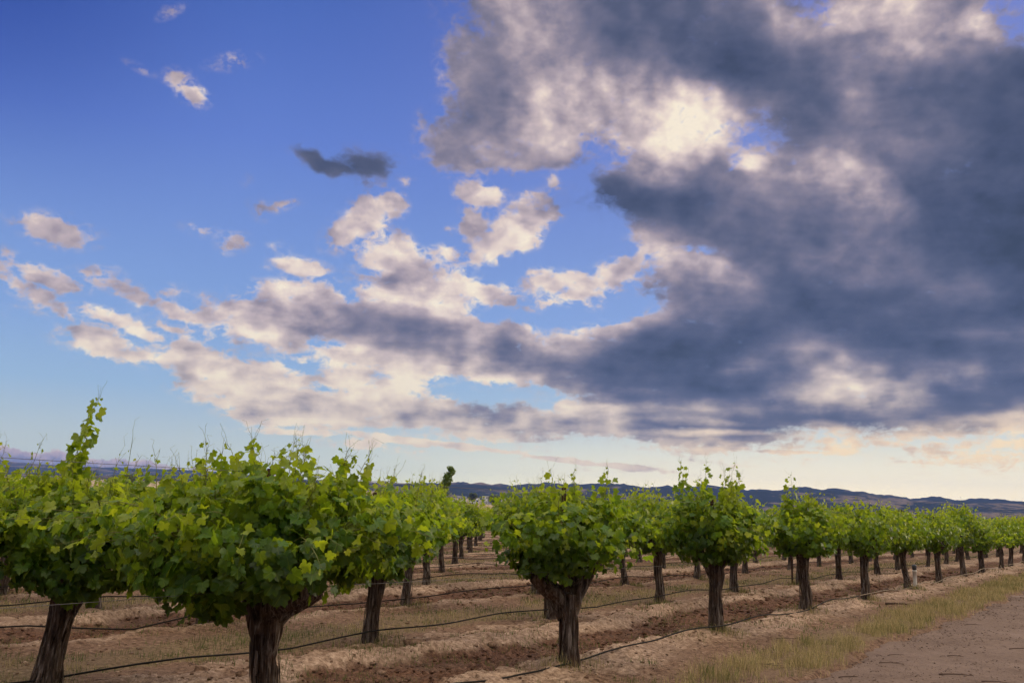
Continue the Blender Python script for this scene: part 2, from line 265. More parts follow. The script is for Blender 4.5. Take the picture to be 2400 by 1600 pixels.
    bcol = N.ramp(bl, [(0, lin((112, 116, 152))), (.35, lin((146, 138, 162))), (.65, lin((205, 180, 178))), (1, lin((246, 214, 190)))])
    out = N.mix(N.math('MULTIPLY', bank, .93), out, bcol)
    # sky out of view: added cloud, brightest overhead, to light the vines from above
    away = N.math('MAXIMUM', N.step(N.math('ABSOLUTE', az), 33.0, 50.0), N.step(el, 31.5, 46.0))
    oc = N.step(N.noise(plane, .9, 5, .55), .38, .6)
    other = N.mix(oc, (0.40, 0.46, 0.66), (1.22, 1.0, .76))
    other = N.vmath('SCALE', other, scale=N.step(el, 8.0, 70.0, BACK_SKY*.12, BACK_SKY*2.7, False))
    out = N.mix(away, out, other)
    bg = N.n.new('ShaderNodeBackground'); bg.inputs['Strength'].default_value = .1
    N.put(bg.inputs['Color'], N.vmath('SCALE', out, scale=10.0))
    o = N.n.new('ShaderNodeOutputWorld'); N.l.new(bg.outputs[0], o.inputs[0])
    S.world = w; w.cycles.sampling_method = 'MANUAL'; w.cycles.sample_map_resolution = 512
build_world()

# ------------------------------------------------------------------ helpers
rng = np.random.default_rng(7)
def tag(o, label=None, cat=None, group=None, kind=None):
    if label: o['label'] = label
    if cat: o['category'] = cat
    if group: o['group'] = group
    if kind: o['kind'] = kind
    return o
def empty(name, loc=(0, 0, 0), rz=0.0):
    o = bpy.data.objects.new(name, None); o.empty_display_size = .2
    o.location = loc; o.rotation_euler = (0, 0, rz); COL.objects.link(o); return o
def make_mesh(name, V, faces, mats, smooth=True, attrs=None, uv=None, matidx=None):
    """faces: an (n,k) array or a list of such arrays"""
    if not isinstance(faces, (list, tuple)): faces = [faces]
    faces = [np.asarray(f, dtype=np.int32) for f in faces if len(f)]
    m = bpy.data.meshes.new(name); V = np.asarray(V, dtype=np.float32)
    m.vertices.add(len(V)); m.vertices.foreach_set('co', V.ravel())
    nl = sum(f.size for f in faces); nf = sum(len(f) for f in faces)
    m.loops.add(nl); m.loops.foreach_set('vertex_index', np.concatenate([f.ravel() for f in faces]))
    m.polygons.add(nf); tot = np.concatenate([np.full(len(f), f.shape[1]) for f in faces]).astype(np.int32)
    m.polygons.foreach_set('loop_start', np.concatenate([[0], np.cumsum(tot)[:-1]]).astype(np.int32))
    m.polygons.foreach_set('use_smooth', np.full(nf, smooth))
    if matidx is not None: m.polygons.foreach_set('material_index', np.asarray(matidx, dtype=np.int32))
    for mt in (mats if isinstance(mats, (list, tuple)) else [mats]): m.materials.append(mt)
    for k, a in (attrs or {}).items():
        at = m.attributes.new(k, 'FLOAT', 'POINT'); at.data.foreach_set('value', np.asarray(a, dtype=np.float32))
    if uv is not None:
        at = m.attributes.new('leafco', 'FLOAT_VECTOR', 'POINT'); at.data.foreach_set('vector', np.asarray(uv, dtype=np.float32).ravel())
    m.update(calc_edges=True); return m
def link(name, mesh, parent=None):
    o = bpy.data.objects.new(name, mesh); COL.objects.link(o); o.parent = parent; return o
def hash2(ix, iy, seed):
    n = (ix*374761393 + iy*668265263 + seed*974634777) & 0xffffffff
    n = ((n ^ (n >> 13))*1274126177) & 0xffffffff
    return ((n ^ (n >> 16)) & 0xffffff)/float(0xffffff)
def vnoise(x, y, seed=0):
    ix = np.floor(x).astype(np.int64); iy = np.floor(y).astype(np.int64)
    fx, fy = x-ix, y-iy; fx = fx*fx*(3-2*fx); fy = fy*fy*(3-2*fy)
    a, b, c, d = hash2(ix, iy, seed), hash2(ix+1, iy, seed), hash2(ix, iy+1, seed), hash2(ix+1, iy+1, seed)
    return (a*(1-fx)+b*fx)*(1-fy)+(c*(1-fx)+d*fx)*fy
def fbm(x, y, octaves=4, seed=0, gain=.5):
    s = 0; a = 1; t = 0
    for k in range(octaves):
        s = s + a*vnoise(x*2**k+k*17.3, y*2**k-k*9.1, seed+k); t += a; a *= gain
    return s/t
def smooth01(a, b, x):
    t = np.clip((x-a)/(b-a), 0, 1); return t*t*(3-2*t)
def tube(path, radii, n=8, closed_ends=True):
    """rings along a path; returns verts, quads, tris"""
    P = np.asarray(path, float); R = np.broadcast_to(radii, (len(P),)); T = np.gradient(P, axis=0)
    T /= np.linalg.norm(T, axis=1)[:, None]+1e-9
    up = np.array([0, 0, 1.0]) if abs(T[0][2]) < .9 else np.array([0, 1.0, 0])
    V = []
    for p, t, r in zip(P, T, R):
        u = np.cross(up, t); u /= np.linalg.norm(u)+1e-9; v = np.cross(t, u); up = v
        a = np.arange(n)*2*math.pi/n
        V.append(p+r*(np.cos(a)[:, None]*u+np.sin(a)[:, None]*v))
    V = np.concatenate(V); m = len(P); i, j = np.meshgrid(np.arange(m-1), np.arange(n), indexing='ij')
    q = np.stack([i*n+j, i*n+(j+1) % n, (i+1)*n+(j+1) % n, (i+1)*n+j], -1).reshape(-1, 4)
    tr = []
    if closed_ends:
        V = np.vstack([V, P[0], P[-1]]); k = len(V)
        tr = [(k-2, (j+1) % n, j) for j in range(n)]+[(k-1, (m-1)*n+j, (m-1)*n+(j+1) % n) for j in range(n)]
    return V, q, np.array(tr, dtype=np.int32).reshape(-1, 3)
class Bag:
    """collects pieces into one mesh"""
    def __init__(self): self.V = []; self.Q = []; self.T = []; self.n = 0
    def add(self, V, Q=None, T=None):
        self.V.append(np.asarray(V, float))
        if Q is not None and len(Q): self.Q.append(np.asarray(Q)+self.n)
        if T is not None and len(T): self.T.append(np.asarray(T)+self.n)
        self.n += len(V); return self
    def tube(self, path, radii, n=8): return self.add(*tube(path, radii, n))
    def box(self, x0, x1, y0, y1, z0, z1):
        V = [(x, y, z) for z in (z0, z1) for y in (y0, y1) for x in (x0, x1)]
        return self.add(V, [(0, 2, 3, 1), (4, 5, 7, 6), (0, 1, 5, 4), (2, 6, 7, 3), (0, 4, 6, 2), (1, 3, 7, 5)])
    def mesh(self, name, mat, smooth=True, **k):
        f = []
        if self.Q: f.append(np.concatenate(self.Q))
        if self.T: f.append(np.concatenate(self.T))
        return make_mesh(name, np.concatenate(self.V), f, mat, smooth, **k)

def new_mat(name):
    m = bpy.data.materials.new(name); m.use_nodes = True; m.node_tree.nodes.clear(); N = NT(m.node_tree)
    out = N.n.new('ShaderNodeOutputMaterial'); return m, N, out
def principled(N, out, color, rough=.8, spec=.3, bump=None, strength=.5, dist=.01, metal=0.0, link_out=True):
    p = N.n.new('ShaderNodeBsdfPrincipled')
    N.put(p.inputs['Base Color'], color); N.put(p.inputs['Roughness'], rough); N.put(p.inputs['Specular IOR Level'], spec)
    N.put(p.inputs['Metallic'], metal)
    if bump is not None:
        b = N.n.new('ShaderNodeBump'); b.inputs['Strength'].default_value = strength; b.inputs['Distance'].default_value = dist
        N.put(b.inputs['Height'], bump); N.l.new(b.outputs[0], p.inputs['Normal'])
    if link_out: N.l.new(p.outputs[0], out.inputs[0])
    return p
def simple_mat(name, color, rough=.7, spec=.3, metal=0.0, var=.25, scale=30):
    m, N, out = new_mat(name); tc = N.n.new('ShaderNodeTexCoord')
    n = N.noise(tc.outputs['Object'], scale, 5, .6)
    c = N.mix(n, tuple(v*(1-var) for v in color), tuple(min(1, v*(1+var)) for v in color))
    principled(N, out, c, rough, spec, n, .3, .004, metal); return m

# ------------------------------------------------------------------ layout of the vineyard (metres)
O0 = np.array([-1.47336, 6.18618]); A0 = np.array([2.06864, 3.03128]); C0 = np.array([-2.07984, 1.40924])
AH = A0/np.linalg.norm(A0); NH = np.array([-AH[1], AH[0]]); DA, DC = 3.6699, 2.5123
def st(x, y):
    dx, dy = x-O0[0], y-O0[1]; return dx*AH[0]+dy*AH[1], dx*NH[0]+dy*NH[1]
def xy(s, t): return O0[0]+s*AH[0]+t*NH[0], O0[1]+s*AH[1]+t*NH[1]
def rise(az):                      # how far the plain beyond the vineyard climbs, degrees above eye level of the vineyard
    return np.interp(az, [-40, -28, -20, -8, 0, 10, 20, 30, 40], [1.55, 1.55, 1.6, 1.4, .95, .75, .55, .4, .4])
def terrain(x, y):
    """broad shape of the land: flat vineyard, then a plain that climbs towards the hills"""
    r = np.hypot(x, y)+1e-6; az = np.degrees(np.arctan2(x, y))
    th = rise(az)*np.clip(np.log(np.maximum(r, 75)/75)/math.log(3000/75), 0, 1)**.9
    return np.where(r > 75, (CAM_H*smooth01(75, 220, r)+r*np.tan(np.radians(th))), 0.0)
def soil(x, y):
    """returns height and the masks (pale crust, tilled, grass, clods) of the vineyard floor"""
    s, t = st(x, y)
    wob = (fbm(s*.7, t*.7, 3, 11)-.5)*.9+(fbm(s*3.1, t*3.1, 3, 12)-.5)*.35
    tw = t+wob
    j = tw/DC; k = np.floor(j); f = j-k; odd = (k % 2) == 1
    inside = smooth01(-.35, .15, tw)
    # middles between the rows are tilled and grassed in turn
    till = smooth01(.08, .16, f)*(1-smooth01(.60, .70, f))*(~odd)
    till2 = (1-smooth01(.02, .10, f))*.0*odd
    grass = smooth01(.12, .26, f)*(1-smooth01(.62, .78, f))*odd
    till = (till+till2)*inside; grass = grass*inside
    verge = smooth01(-1.85, -1.6, tw)*(1-smooth01(-1.0, -.75, tw))*smooth01(1.0, 9.0, s+wob*3)
    ridge = np.exp(-((f-.74)/.10)**2)*(~odd)*inside+np.exp(-((f-.98)/.09)**2)*.5*inside+np.exp(-(tw/.55)**2)*.8
    clod = .5*fbm(x*9, y*9, 4, 21, .6)+.5*(1-2.2*np.abs(fbm(x*5.5, y*5.5, 4, 25, .55)-.5))*.75; clod2 = fbm(x*3.2, y*3.2, 3, 22)
    rough = .35+.9*till+.5*ridge
    z = .085*ridge*(.55+.9*clod2)-.05*till+(clod-.5)*.125*rough+(fbm(x*24, y*24, 2, 23)-.5)*.03*(.35+till)*(1-smooth01(9, 22, np.hypot(x, y)))
    z = z-.09*smooth01(-1.68, -1.95, tw)+(clod2-.5)*.03
    return z, till, grass, verge, np.clip(ridge, 0, 1), clod
def ground_z(x, y):
    x = np.asarray(x, float); y = np.asarray(y, float)
    return float(soil(x, y)[0]+terrain(x, y))

# ------------------------------------------------------------------ materials of the place
def ground_material():
    m, N, out = new_mat('vineyard_soil'); tc = N.n.new('ShaderNodeTexCoord'); P = tc.outputs['Object']
    n1 = N.noise(P, 1.4, 5, .6); n2 = N.noise(P, 17, 8, .72); n3 = N.noise(P, 48, 5, .75); nf = N.noise(P, .012, 5, .6)
    pale = N.ramp(n2, [(.34, (.10, .062, .040)), (.46, (.25, .168, .112)), (.56, (.36, .255, .175)), (.68, (.50, .375, .27))])
    till = N.ramp(n2, [(.36, (.030, .016, .010)), (.48, (.088, .044, .026)), (.58, (.14, .074, .045)), (.70, (.24, .145, .092))])
    straw = N.ramp(n2, [(.3, (.07, .052, .026)), (.5, (.135, .105, .05)), (.7, (.22, .175, .09))])
    plain = N.ramp(n2, [(.36, (.058, .033, .021)), (.48, (.140, .083, .051)), (.58, (.205, .130, .083)), (.70, (.30, .205, .140))])
    c = N.mix(N.math('MULTIPLY', N.attr('till'), 1.0, clamp=True), plain, till)
    c = N.mix(N.step(N.math('ADD', N.attr('crust'), N.math('MULTIPLY', N.math('SUBTRACT', n1, .5), .9)), .22, .60), c, pale)
    gm = N.step(N.math('ADD', N.math('ADD', N.attr('grass'), N.attr('verge')), N.math('SUBTRACT', n2, .5)), .3, .9)
    c = N.mix(N.math('MULTIPLY', gm, .5), c, straw)
    c = N.mix(N.math('MULTIPLY', N.step(n1, .42, .68), .45), c, (.13, .085, .06))
    c = N.mix(N.math('MULTIPLY', N.step(n3, .58, .68), .7), c, (.05, .032, .022))       # bits of bark and litter
    # the plain beyond: dry pasture in strips and darker groves
    field = N.ramp(N.noise(N.vmath('MULTIPLY', P, (1.0, 3.2, 1.0)), .006, 4, .6), [(.35, (.30, .22, .10)), (.5, (.42, .31, .16)), (.62, (.20, .19, .08)), (.75, (.46, .36, .2))])
    grove = N.step(N.noise(N.vmath('MULTIPLY', P, (1.0, 1.6, 1.0)), .016, 5, .62), .56, .62)
    far = N.attr('far')
    field = N.mix(N.math('MULTIPLY', grove, N.step(far, .45, .75)), field, (.035, .045, .02))
    c = N.mix(N.step(far, .02, .12), c, field)
    b = N.math('ADD', N.math('MULTIPLY', n2, .6), N.math('MULTIPLY', n3, .4))
    principled(N, out, c, .95, .1, b, 1.0, .035); return m
def road_material():
    m, N, out = new_mat('packed_dirt'); tc = N.n.new('ShaderNodeTexCoord'); P = tc.outputs['Object']
    n1 = N.noise(P, .9, 5, .6); n2 = N.noise(P, 22, 6, .7); n3 = N.noise(N.vmath('MULTIPLY', P, (1, 1, 1)), 70, 3, .7)
    c = N.ramp(n1, [(.3, (.088, .059, .043)), (.55, (.130, .091, .069)), (.75, (.18, .130, .102))])
    c = N.mix(N.math('MULTIPLY', N.step(n2, .35, .65), .35), c, (.20, .145, .115))
    c = N.mix(N.math('MULTIPLY', N.step(n3, .60, .70), .6), c, (.045, .032, .026))
    b = N.math('ADD', N.math('MULTIPLY', n2, .7), N.math('MULTIPLY', n3, .3))
    principled(N, out, c, .95, .1, b, .8, .02); return m
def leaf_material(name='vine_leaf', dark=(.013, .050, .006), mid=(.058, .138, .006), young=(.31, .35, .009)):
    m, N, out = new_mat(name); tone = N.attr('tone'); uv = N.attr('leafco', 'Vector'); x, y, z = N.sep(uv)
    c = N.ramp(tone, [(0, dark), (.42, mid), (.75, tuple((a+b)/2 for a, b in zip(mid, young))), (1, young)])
    # veins fan out from the stalk
    ang = N.math('ARCTAN2', x, N.math('ADD', y, .45)); rad = N.math('SQRT', N.math('ADD', N.math('MULTIPLY', x, x), N.math('POWER', N.math('ADD', y, .45), 2)))
    wv = N.math('ABSOLUTE', N.math('SINE', N.math('MULTIPLY', ang, 3.6)))
    vein = N.step(N.math('MULTIPLY', wv, N.math('ADD', rad, .2)), .10, .0)
    c = N.mix(N.math('MULTIPLY', vein, .35), c, young)
    geo = N.n.new('ShaderNodeNewGeometry')
    c2 = N.mix(N.math('MULTIPLY', geo.outputs['Backfacing'], .45), c, (.13, .19, .07))
    p = principled(N, out, c2, .38, .32, N.noise(uv, 5, 3, .6), .35, .01, link_out=False)
    tr = N.n.new('ShaderNodeBsdfTranslucent'); N.put(tr.inputs[0], N.mix(.5, N.vmath('SCALE', c, scale=2.6), (.42, .48, .01)))
    ms = N.n.new('ShaderNodeMixShader'); ms.inputs[0].default_value = .46
    N.l.new(p.outputs[0], ms.inputs[1]); N.l.new(tr.outputs[0], ms.inputs[2]); N.l.new(ms.outputs[0], out.inputs[0]); return m
def bark_material():
    m, N, out = new_mat('shaggy_bark'); tc = N.n.new('ShaderNodeTexCoord'); P = tc.outputs['Object']
    q = N.vmath('MULTIPLY', P, (1, 1, .09)); n1 = N.noise(q, 38, 6, .65, dist=.6); n2 = N.noise(q, 110, 4, .7); n3 = N.noise(P, 5, 4, .6)
    c = N.ramp(n1, [(.35, (.014, .009, .007)), (.47, (.055, .039, .030)), (.57, (.125, .100, .084)), (.70, (.31, .27, .24))])
    c = N.mix(N.math('MULTIPLY', N.step(n3, .45, .7), .5), c, (.13, .075, .045))
    b = N.math('ADD', N.math('MULTIPLY', n1, .7), N.math('MULTIPLY', n2, .4))
    principled(N, out, c, .95, .1, b, 1.0, .03); return m
def blade_material(name='dry_blades'):
    m, N, out = new_mat(name); t = N.attr('tone')
    c = N.ramp(t, [(0, (.045, .085, .018)), (.3, (.11, .13, .035)), (.55, (.27, .215, .09)), (1, (.50, .40, .20))])
    p = principled(N, out, c, .8, .15, link_out=False); tr = N.n.new('ShaderNodeBsdfTranslucent'); N.put(tr.inputs[0], c)
    ms = N.n.new('ShaderNodeMixShader'); ms.inputs[0].default_value = .3
    N.l.new(p.outputs[0], ms.inputs[1]); N.l.new(tr.outputs[0], ms.inputs[2]); N.l.new(ms.outputs[0], out.inputs[0]); return m
def hill_material(name='hill_cover', wood=(.013, .017, .013), grass=(.19, .14, .09), sc=1.0):
    m, N, out = new_mat(name); tc = N.n.new('ShaderNodeTexCoord'); P = tc.outputs['Object']
    a = N.noise(P, .0022*sc, 7, .68); b = N.noise(P, .02*sc, 5, .7)
    g = N.step(N.math('ADD', a, N.math('MULTIPLY', N.math('SUBTRACT', b, .5), .5)), .52, .60)
    c = N.mix(N.math('MULTIPLY', g, .75), wood, grass)
    c = N.mix(N.math('MULTIPLY', N.step(N.noise(P, .05*sc, 4, .7), .5, .62), .6), c, wood)
    principled(N, out, c, 1.0, 0.0, b, .6, 12); return m
M_SOIL, M_ROAD, M_LEAF, M_BARK, M_BLADE = ground_material(), road_material(), leaf_material(), bark_material(), blade_material()
M_STEM = simple_mat('green_stem', (.14, .15, .03), .6, .3, 0, .3, 40)
M_HOSE = simple_mat('black_drip_hose', (.012, .011, .010), .8, .12, 0, .3, 20)
M_HOSE_OLD = simple_mat('sun_bleached_hose', (.20, .15, .10), .7, .3, 0, .3, 20)
M_WIRE = simple_mat('galvanised_wire', (.10, .09, .085), .5, .5, .6, .2, 60)
M_RUST = simple_mat('rusty_steel', (.07, .035, .022), .85, .3, .2, .5, 60)
M_PVC = simple_mat('white_pipe', (.62, .60, .56), .45, .4, 0, .06, 20)
M_CAP = simple_mat('grey_cap', (.06, .07, .09), .5, .4, 0, .1, 20)
M_TWIG = simple_mat('dead_twig', (.07, .045, .032), .9, .1, 0, .4, 50)
M_TAPE = simple_mat('green_tape', (.02, .32, .22), .5, .4, 0, .1, 20)

# ------------------------------------------------------------------ ground, road, hills
def build_ground():
    r = np.concatenate([np.linspace(1.6, 6.0, 40)[:-1], np.exp(np.arange(math.log(6.0), math.log(26), .0030)), np.exp(np.arange(math.log(26), math.log(95), .007))])
    rf = [r[-1]]
    while rf[-1] < 9000: rf.append(rf[-1]*1.035)
    r = np.concatenate([[.05, .5, 1.0], r, rf[1:]])
    az = np.concatenate([np.linspace(-180, -38, 46)[:-1], np.arange(-38, 38, .10), np.linspace(38, 180, 46)])
    R, A = np.meshgrid(r, np.radians(az), indexing='ij'); X, Y = R*np.sin(A), R*np.cos(A)
    x, y = X.ravel(), Y.ravel(); z = terrain(x, y); near = np.hypot(x, y) < 120
    at = {k: np.zeros(len(x)) for k in ('till', 'grass', 'verge', 'far', 'crust')}
    zz, till, grass, verge, ridge, clod = soil(x[near], y[near])
    fade = 1-smooth01(85, 118, np.hypot(x, y)[near])
    z[near] += zz*fade
    at['till'][near] = till*fade; at['crust'][near] = ridge*fade; at['grass'][near] = grass; at['verge'][near] = verge
    at['far'] = smooth01(70, 900, np.hypot(x, y))
    nA = len(az); i, j = np.meshgrid(np.arange(len(r)-1), np.arange(nA-1), indexing='ij')
    q = np.stack([i*nA+j, (i+1)*nA+j, (i+1)*nA+j+1, i*nA+j+1], -1).reshape(-1, 4)
    o = link('ground', make_mesh('ground', np.stack([x, y, z], 1), q, M_SOIL, True, at)); tag(o, kind='structure')
build_ground()
def road_z(s, t):
    x, y = xy(s, t)
    rut = -.025*np.exp(-((t+3.4+.1*np.sin(s*.3))/.28)**2)-.025*np.exp(-((t+5.2+.1*np.sin(s*.3))/.28)**2)
    return -.035+rut+(fbm(x*2.2, y*2.2, 4, 41)-.5)*.05+(fbm(x*14, y*14, 3, 42)-.5)*.020
def build_road():
    s = np.concatenate([np.arange(-12, 0, .25), np.arange(0, 30, .035), 30*1.01**np.arange(0, 130)]); t = np.concatenate([np.arange(-9, -5.5, .15), np.arange(-5.5, -1.3, .035)])
    SS, TT = np.meshgrid(s, t, indexing='ij'); s_, t_ = SS.ravel(), TT.ravel(); x, y = xy(s_, t_)
    edge = (fbm(s_*1.3, t_*0, 4, 43)-.5)*.5
    z = road_z(s_, t_)-.12*smooth01(-1.82, -1.5, t_+edge)
    n = len(t); i, j = np.meshgrid(np.arange(len(s)-1), np.arange(n-1), indexing='ij')
    q = np.stack([i*n+j, i*n+j+1, (i+1)*n+j+1, (i+1)*n+j], -1).reshape(-1, 4)
    o = link('dirt_road', make_mesh('dirt_road', np.stack([x, y, z], 1), q[:, ::-1], M_ROAD)); tag(o, kind='structure')
build_road()
RIDGE = [(-300, 1118), (0, 1112), (200, 1110), (450, 1116), (675, 1129), (780, 1126), (900, 1130), (1000, 1133), (1058, 1131), (1110, 1131),
         (1163, 1135), (1216, 1136), (1237, 1132), (1286, 1132), (1356, 1134), (1398, 1131), (1447, 1133), (1519, 1143), (1565, 1138), (1596, 1142),
         (1652, 1138), (1698, 1142), (1737, 1146), (1821, 1148), (1873, 1144), (1926, 1146), (1947, 1145), (2031, 1152), (2059, 1159), (2123, 1165),
         (2133, 1170), (2181, 1165), (2251, 1173), (2302, 1170), (2400, 1175), (2700, 1185)]
FAR_RANGE = [(-300, 1068), (0, 1080), (160, 1092), (300, 1097), (400, 1099), (500, 1105), (600, 1113), (700, 1122), (800, 1128), (900, 1136), (1000, 1150)]
def build_range(name, prof, r0, r1, r2, mat, na, az0, az1, seed, bumps):
    """a range of hills: foot at r0, crest at r1, back at r2"""
    pa = [frame_to_direction(*p) for p in prof]
    az = np.linspace(az0, az1, na); el = np.interp(az, [p[0] for p in pa], [p[1] for p in pa])
    crest = CAM_H+r1*np.tan(np.radians(el))
    rr = np.concatenate([np.linspace(r0, r1, 40), np.linspace(r1, r2, 8)[1:]])
    V = []
    for r in rr:
        a = np.radians(az); x, y = r*np.sin(a), r*np.cos(a); base = terrain(x, y)-4
        if r <= r1: f = ((r-r0)/(r1-r0)); sh = f**.8
        else: f = (r-r1)/(r2-r1); sh = 1-.6*f
        n = fbm(x/700+5, y/700, 4, seed)-.5; n2 = fbm(x/130, y/130, 3, seed+5)-.5
        amp = 4*f*(1-f) if r <= r1 else .3
        z = base+(crest-base)*sh+(crest-base)*n*.9*amp*.6+n2*22*amp
        if r == r1: z = crest+(fbm(x/45, y/45, 3, seed+9)-.4)*bumps
        z = np.minimum(z, CAM_H+(crest-CAM_H)*r/r1-(0 if r == r1 else 6)) if r < r1 else z
        V.append(np.stack([x, y, z], 1))
    V = np.concatenate(V); i, j = np.meshgrid(np.arange(len(rr)-1), np.arange(na-1), indexing='ij')
    q = np.stack([i*na+j, (i+1)*na+j, (i+1)*na+j+1, i*na+j+1], -1).reshape(-1, 4)
    o = link(name, make_mesh(name, V, q, mat)); tag(o, kind='structure')
build_range('hills', RIDGE, 3000, 4600, 6000, hill_material(), 1500, -36, 38, 61, 20)
build_range('far_range', FAR_RANGE, 6300, 7800, 8400, hill_material('far_hill_cover', sc=.6), 500, -38, -2, 71, 14)

# ------------------------------------------------------------------ grape leaves and crowns
def leaf_shape(detail):
    if detail == 2:
        pts = [(0, 1.0), (11, .84), (20, .82), (28, .64), (38, .70), (52, .93), (63, .78), (76, .78), (92, .60), (106, .70), (118, .80), (134, .66), (150, .60), (166, .42), (180, .16)]
    elif detail == 1:
        pts = [(0, 1.0), (22, .78), (30, .64), (52, .92), (74, .74), (92, .60), (117, .80), (148, .60), (180, .16)]
    else:
        pts = [(0, 1.0), (30, .66), (54, .92), (95, .64), (122, .76), (180, .25)]
    P = [(r*math.sin(math.radians(a)), r*math.cos(math.radians(a))) for a, r in pts]
    P = P+[(-x, y) for x, y in P[-2:0:-1]]
    P = np.array([(0, -.05)]+P)*.5*np.array([1.12, 1.0])
    n = len(P)-1
    T = np.array([(0, 1+k, 1+(k+1) % n) for k in range(n)])[:, ::-1]
    return P, T
def leaves_mesh(pos, nrm, tip, size, tone, detail, R):
    """pos,nrm,tip arrays (n,3): one leaf each, at its stalk end, facing nrm with its point along tip"""
    P, T = leaf_shape(detail); n = len(pos)
    z = nrm/np.linalg.norm(nrm, axis=1)[:, None]; y = tip-(tip*z).sum(1)[:, None]*z; y /= np.linalg.norm(y, axis=1)[:, None]+1e-9
    x = np.cross(y, z)
    lx, ly = P[:, 0], P[:, 1]
    fold = R.uniform(-.15, .55, n)[:, None]; droop = R.uniform(.1, .75, n)[:, None]; wav = R.uniform(-.25, .25, n)[:, None]; tw = R.uniform(-.35, .35, n)[:, None]
    lz = fold*np.abs(lx)[None]-droop*(ly[None]+.1)**2-fold*.6*lx[None]**2+wav*np.sin(9*lx[None]+4*ly[None])*.35+tw*lx[None]*ly[None]
    rad = np.hypot(lx, ly)[None]; lz = lz+R.uniform(-1, 1, (n, len(P)))*.05*(rad > .2)
    s = size[:, None, None]; asp = R.uniform(.88, 1.12, n)[:, None, None]
    V = pos[:, None]+s*(asp*lx[None, :, None]*x[:, None]+(ly[None, :, None]+.42)*y[:, None]+lz[:, :, None]*z[:, None])
    F = (T[None]+(np.arange(n)*len(P))[:, None, None]).reshape(-1, 3)
    uv = np.tile(np.stack([lx, ly, 0*lx], 1), (n, 1)); uv[:, 2] = np.repeat(R.uniform(0, 50, n), len(P))
    return V.reshape(-1, 3), F, np.repeat(tone, len(P)), uv
def unit(v): return v/(np.linalg.norm(v, axis=-1, keepdims=True)+1e-9)
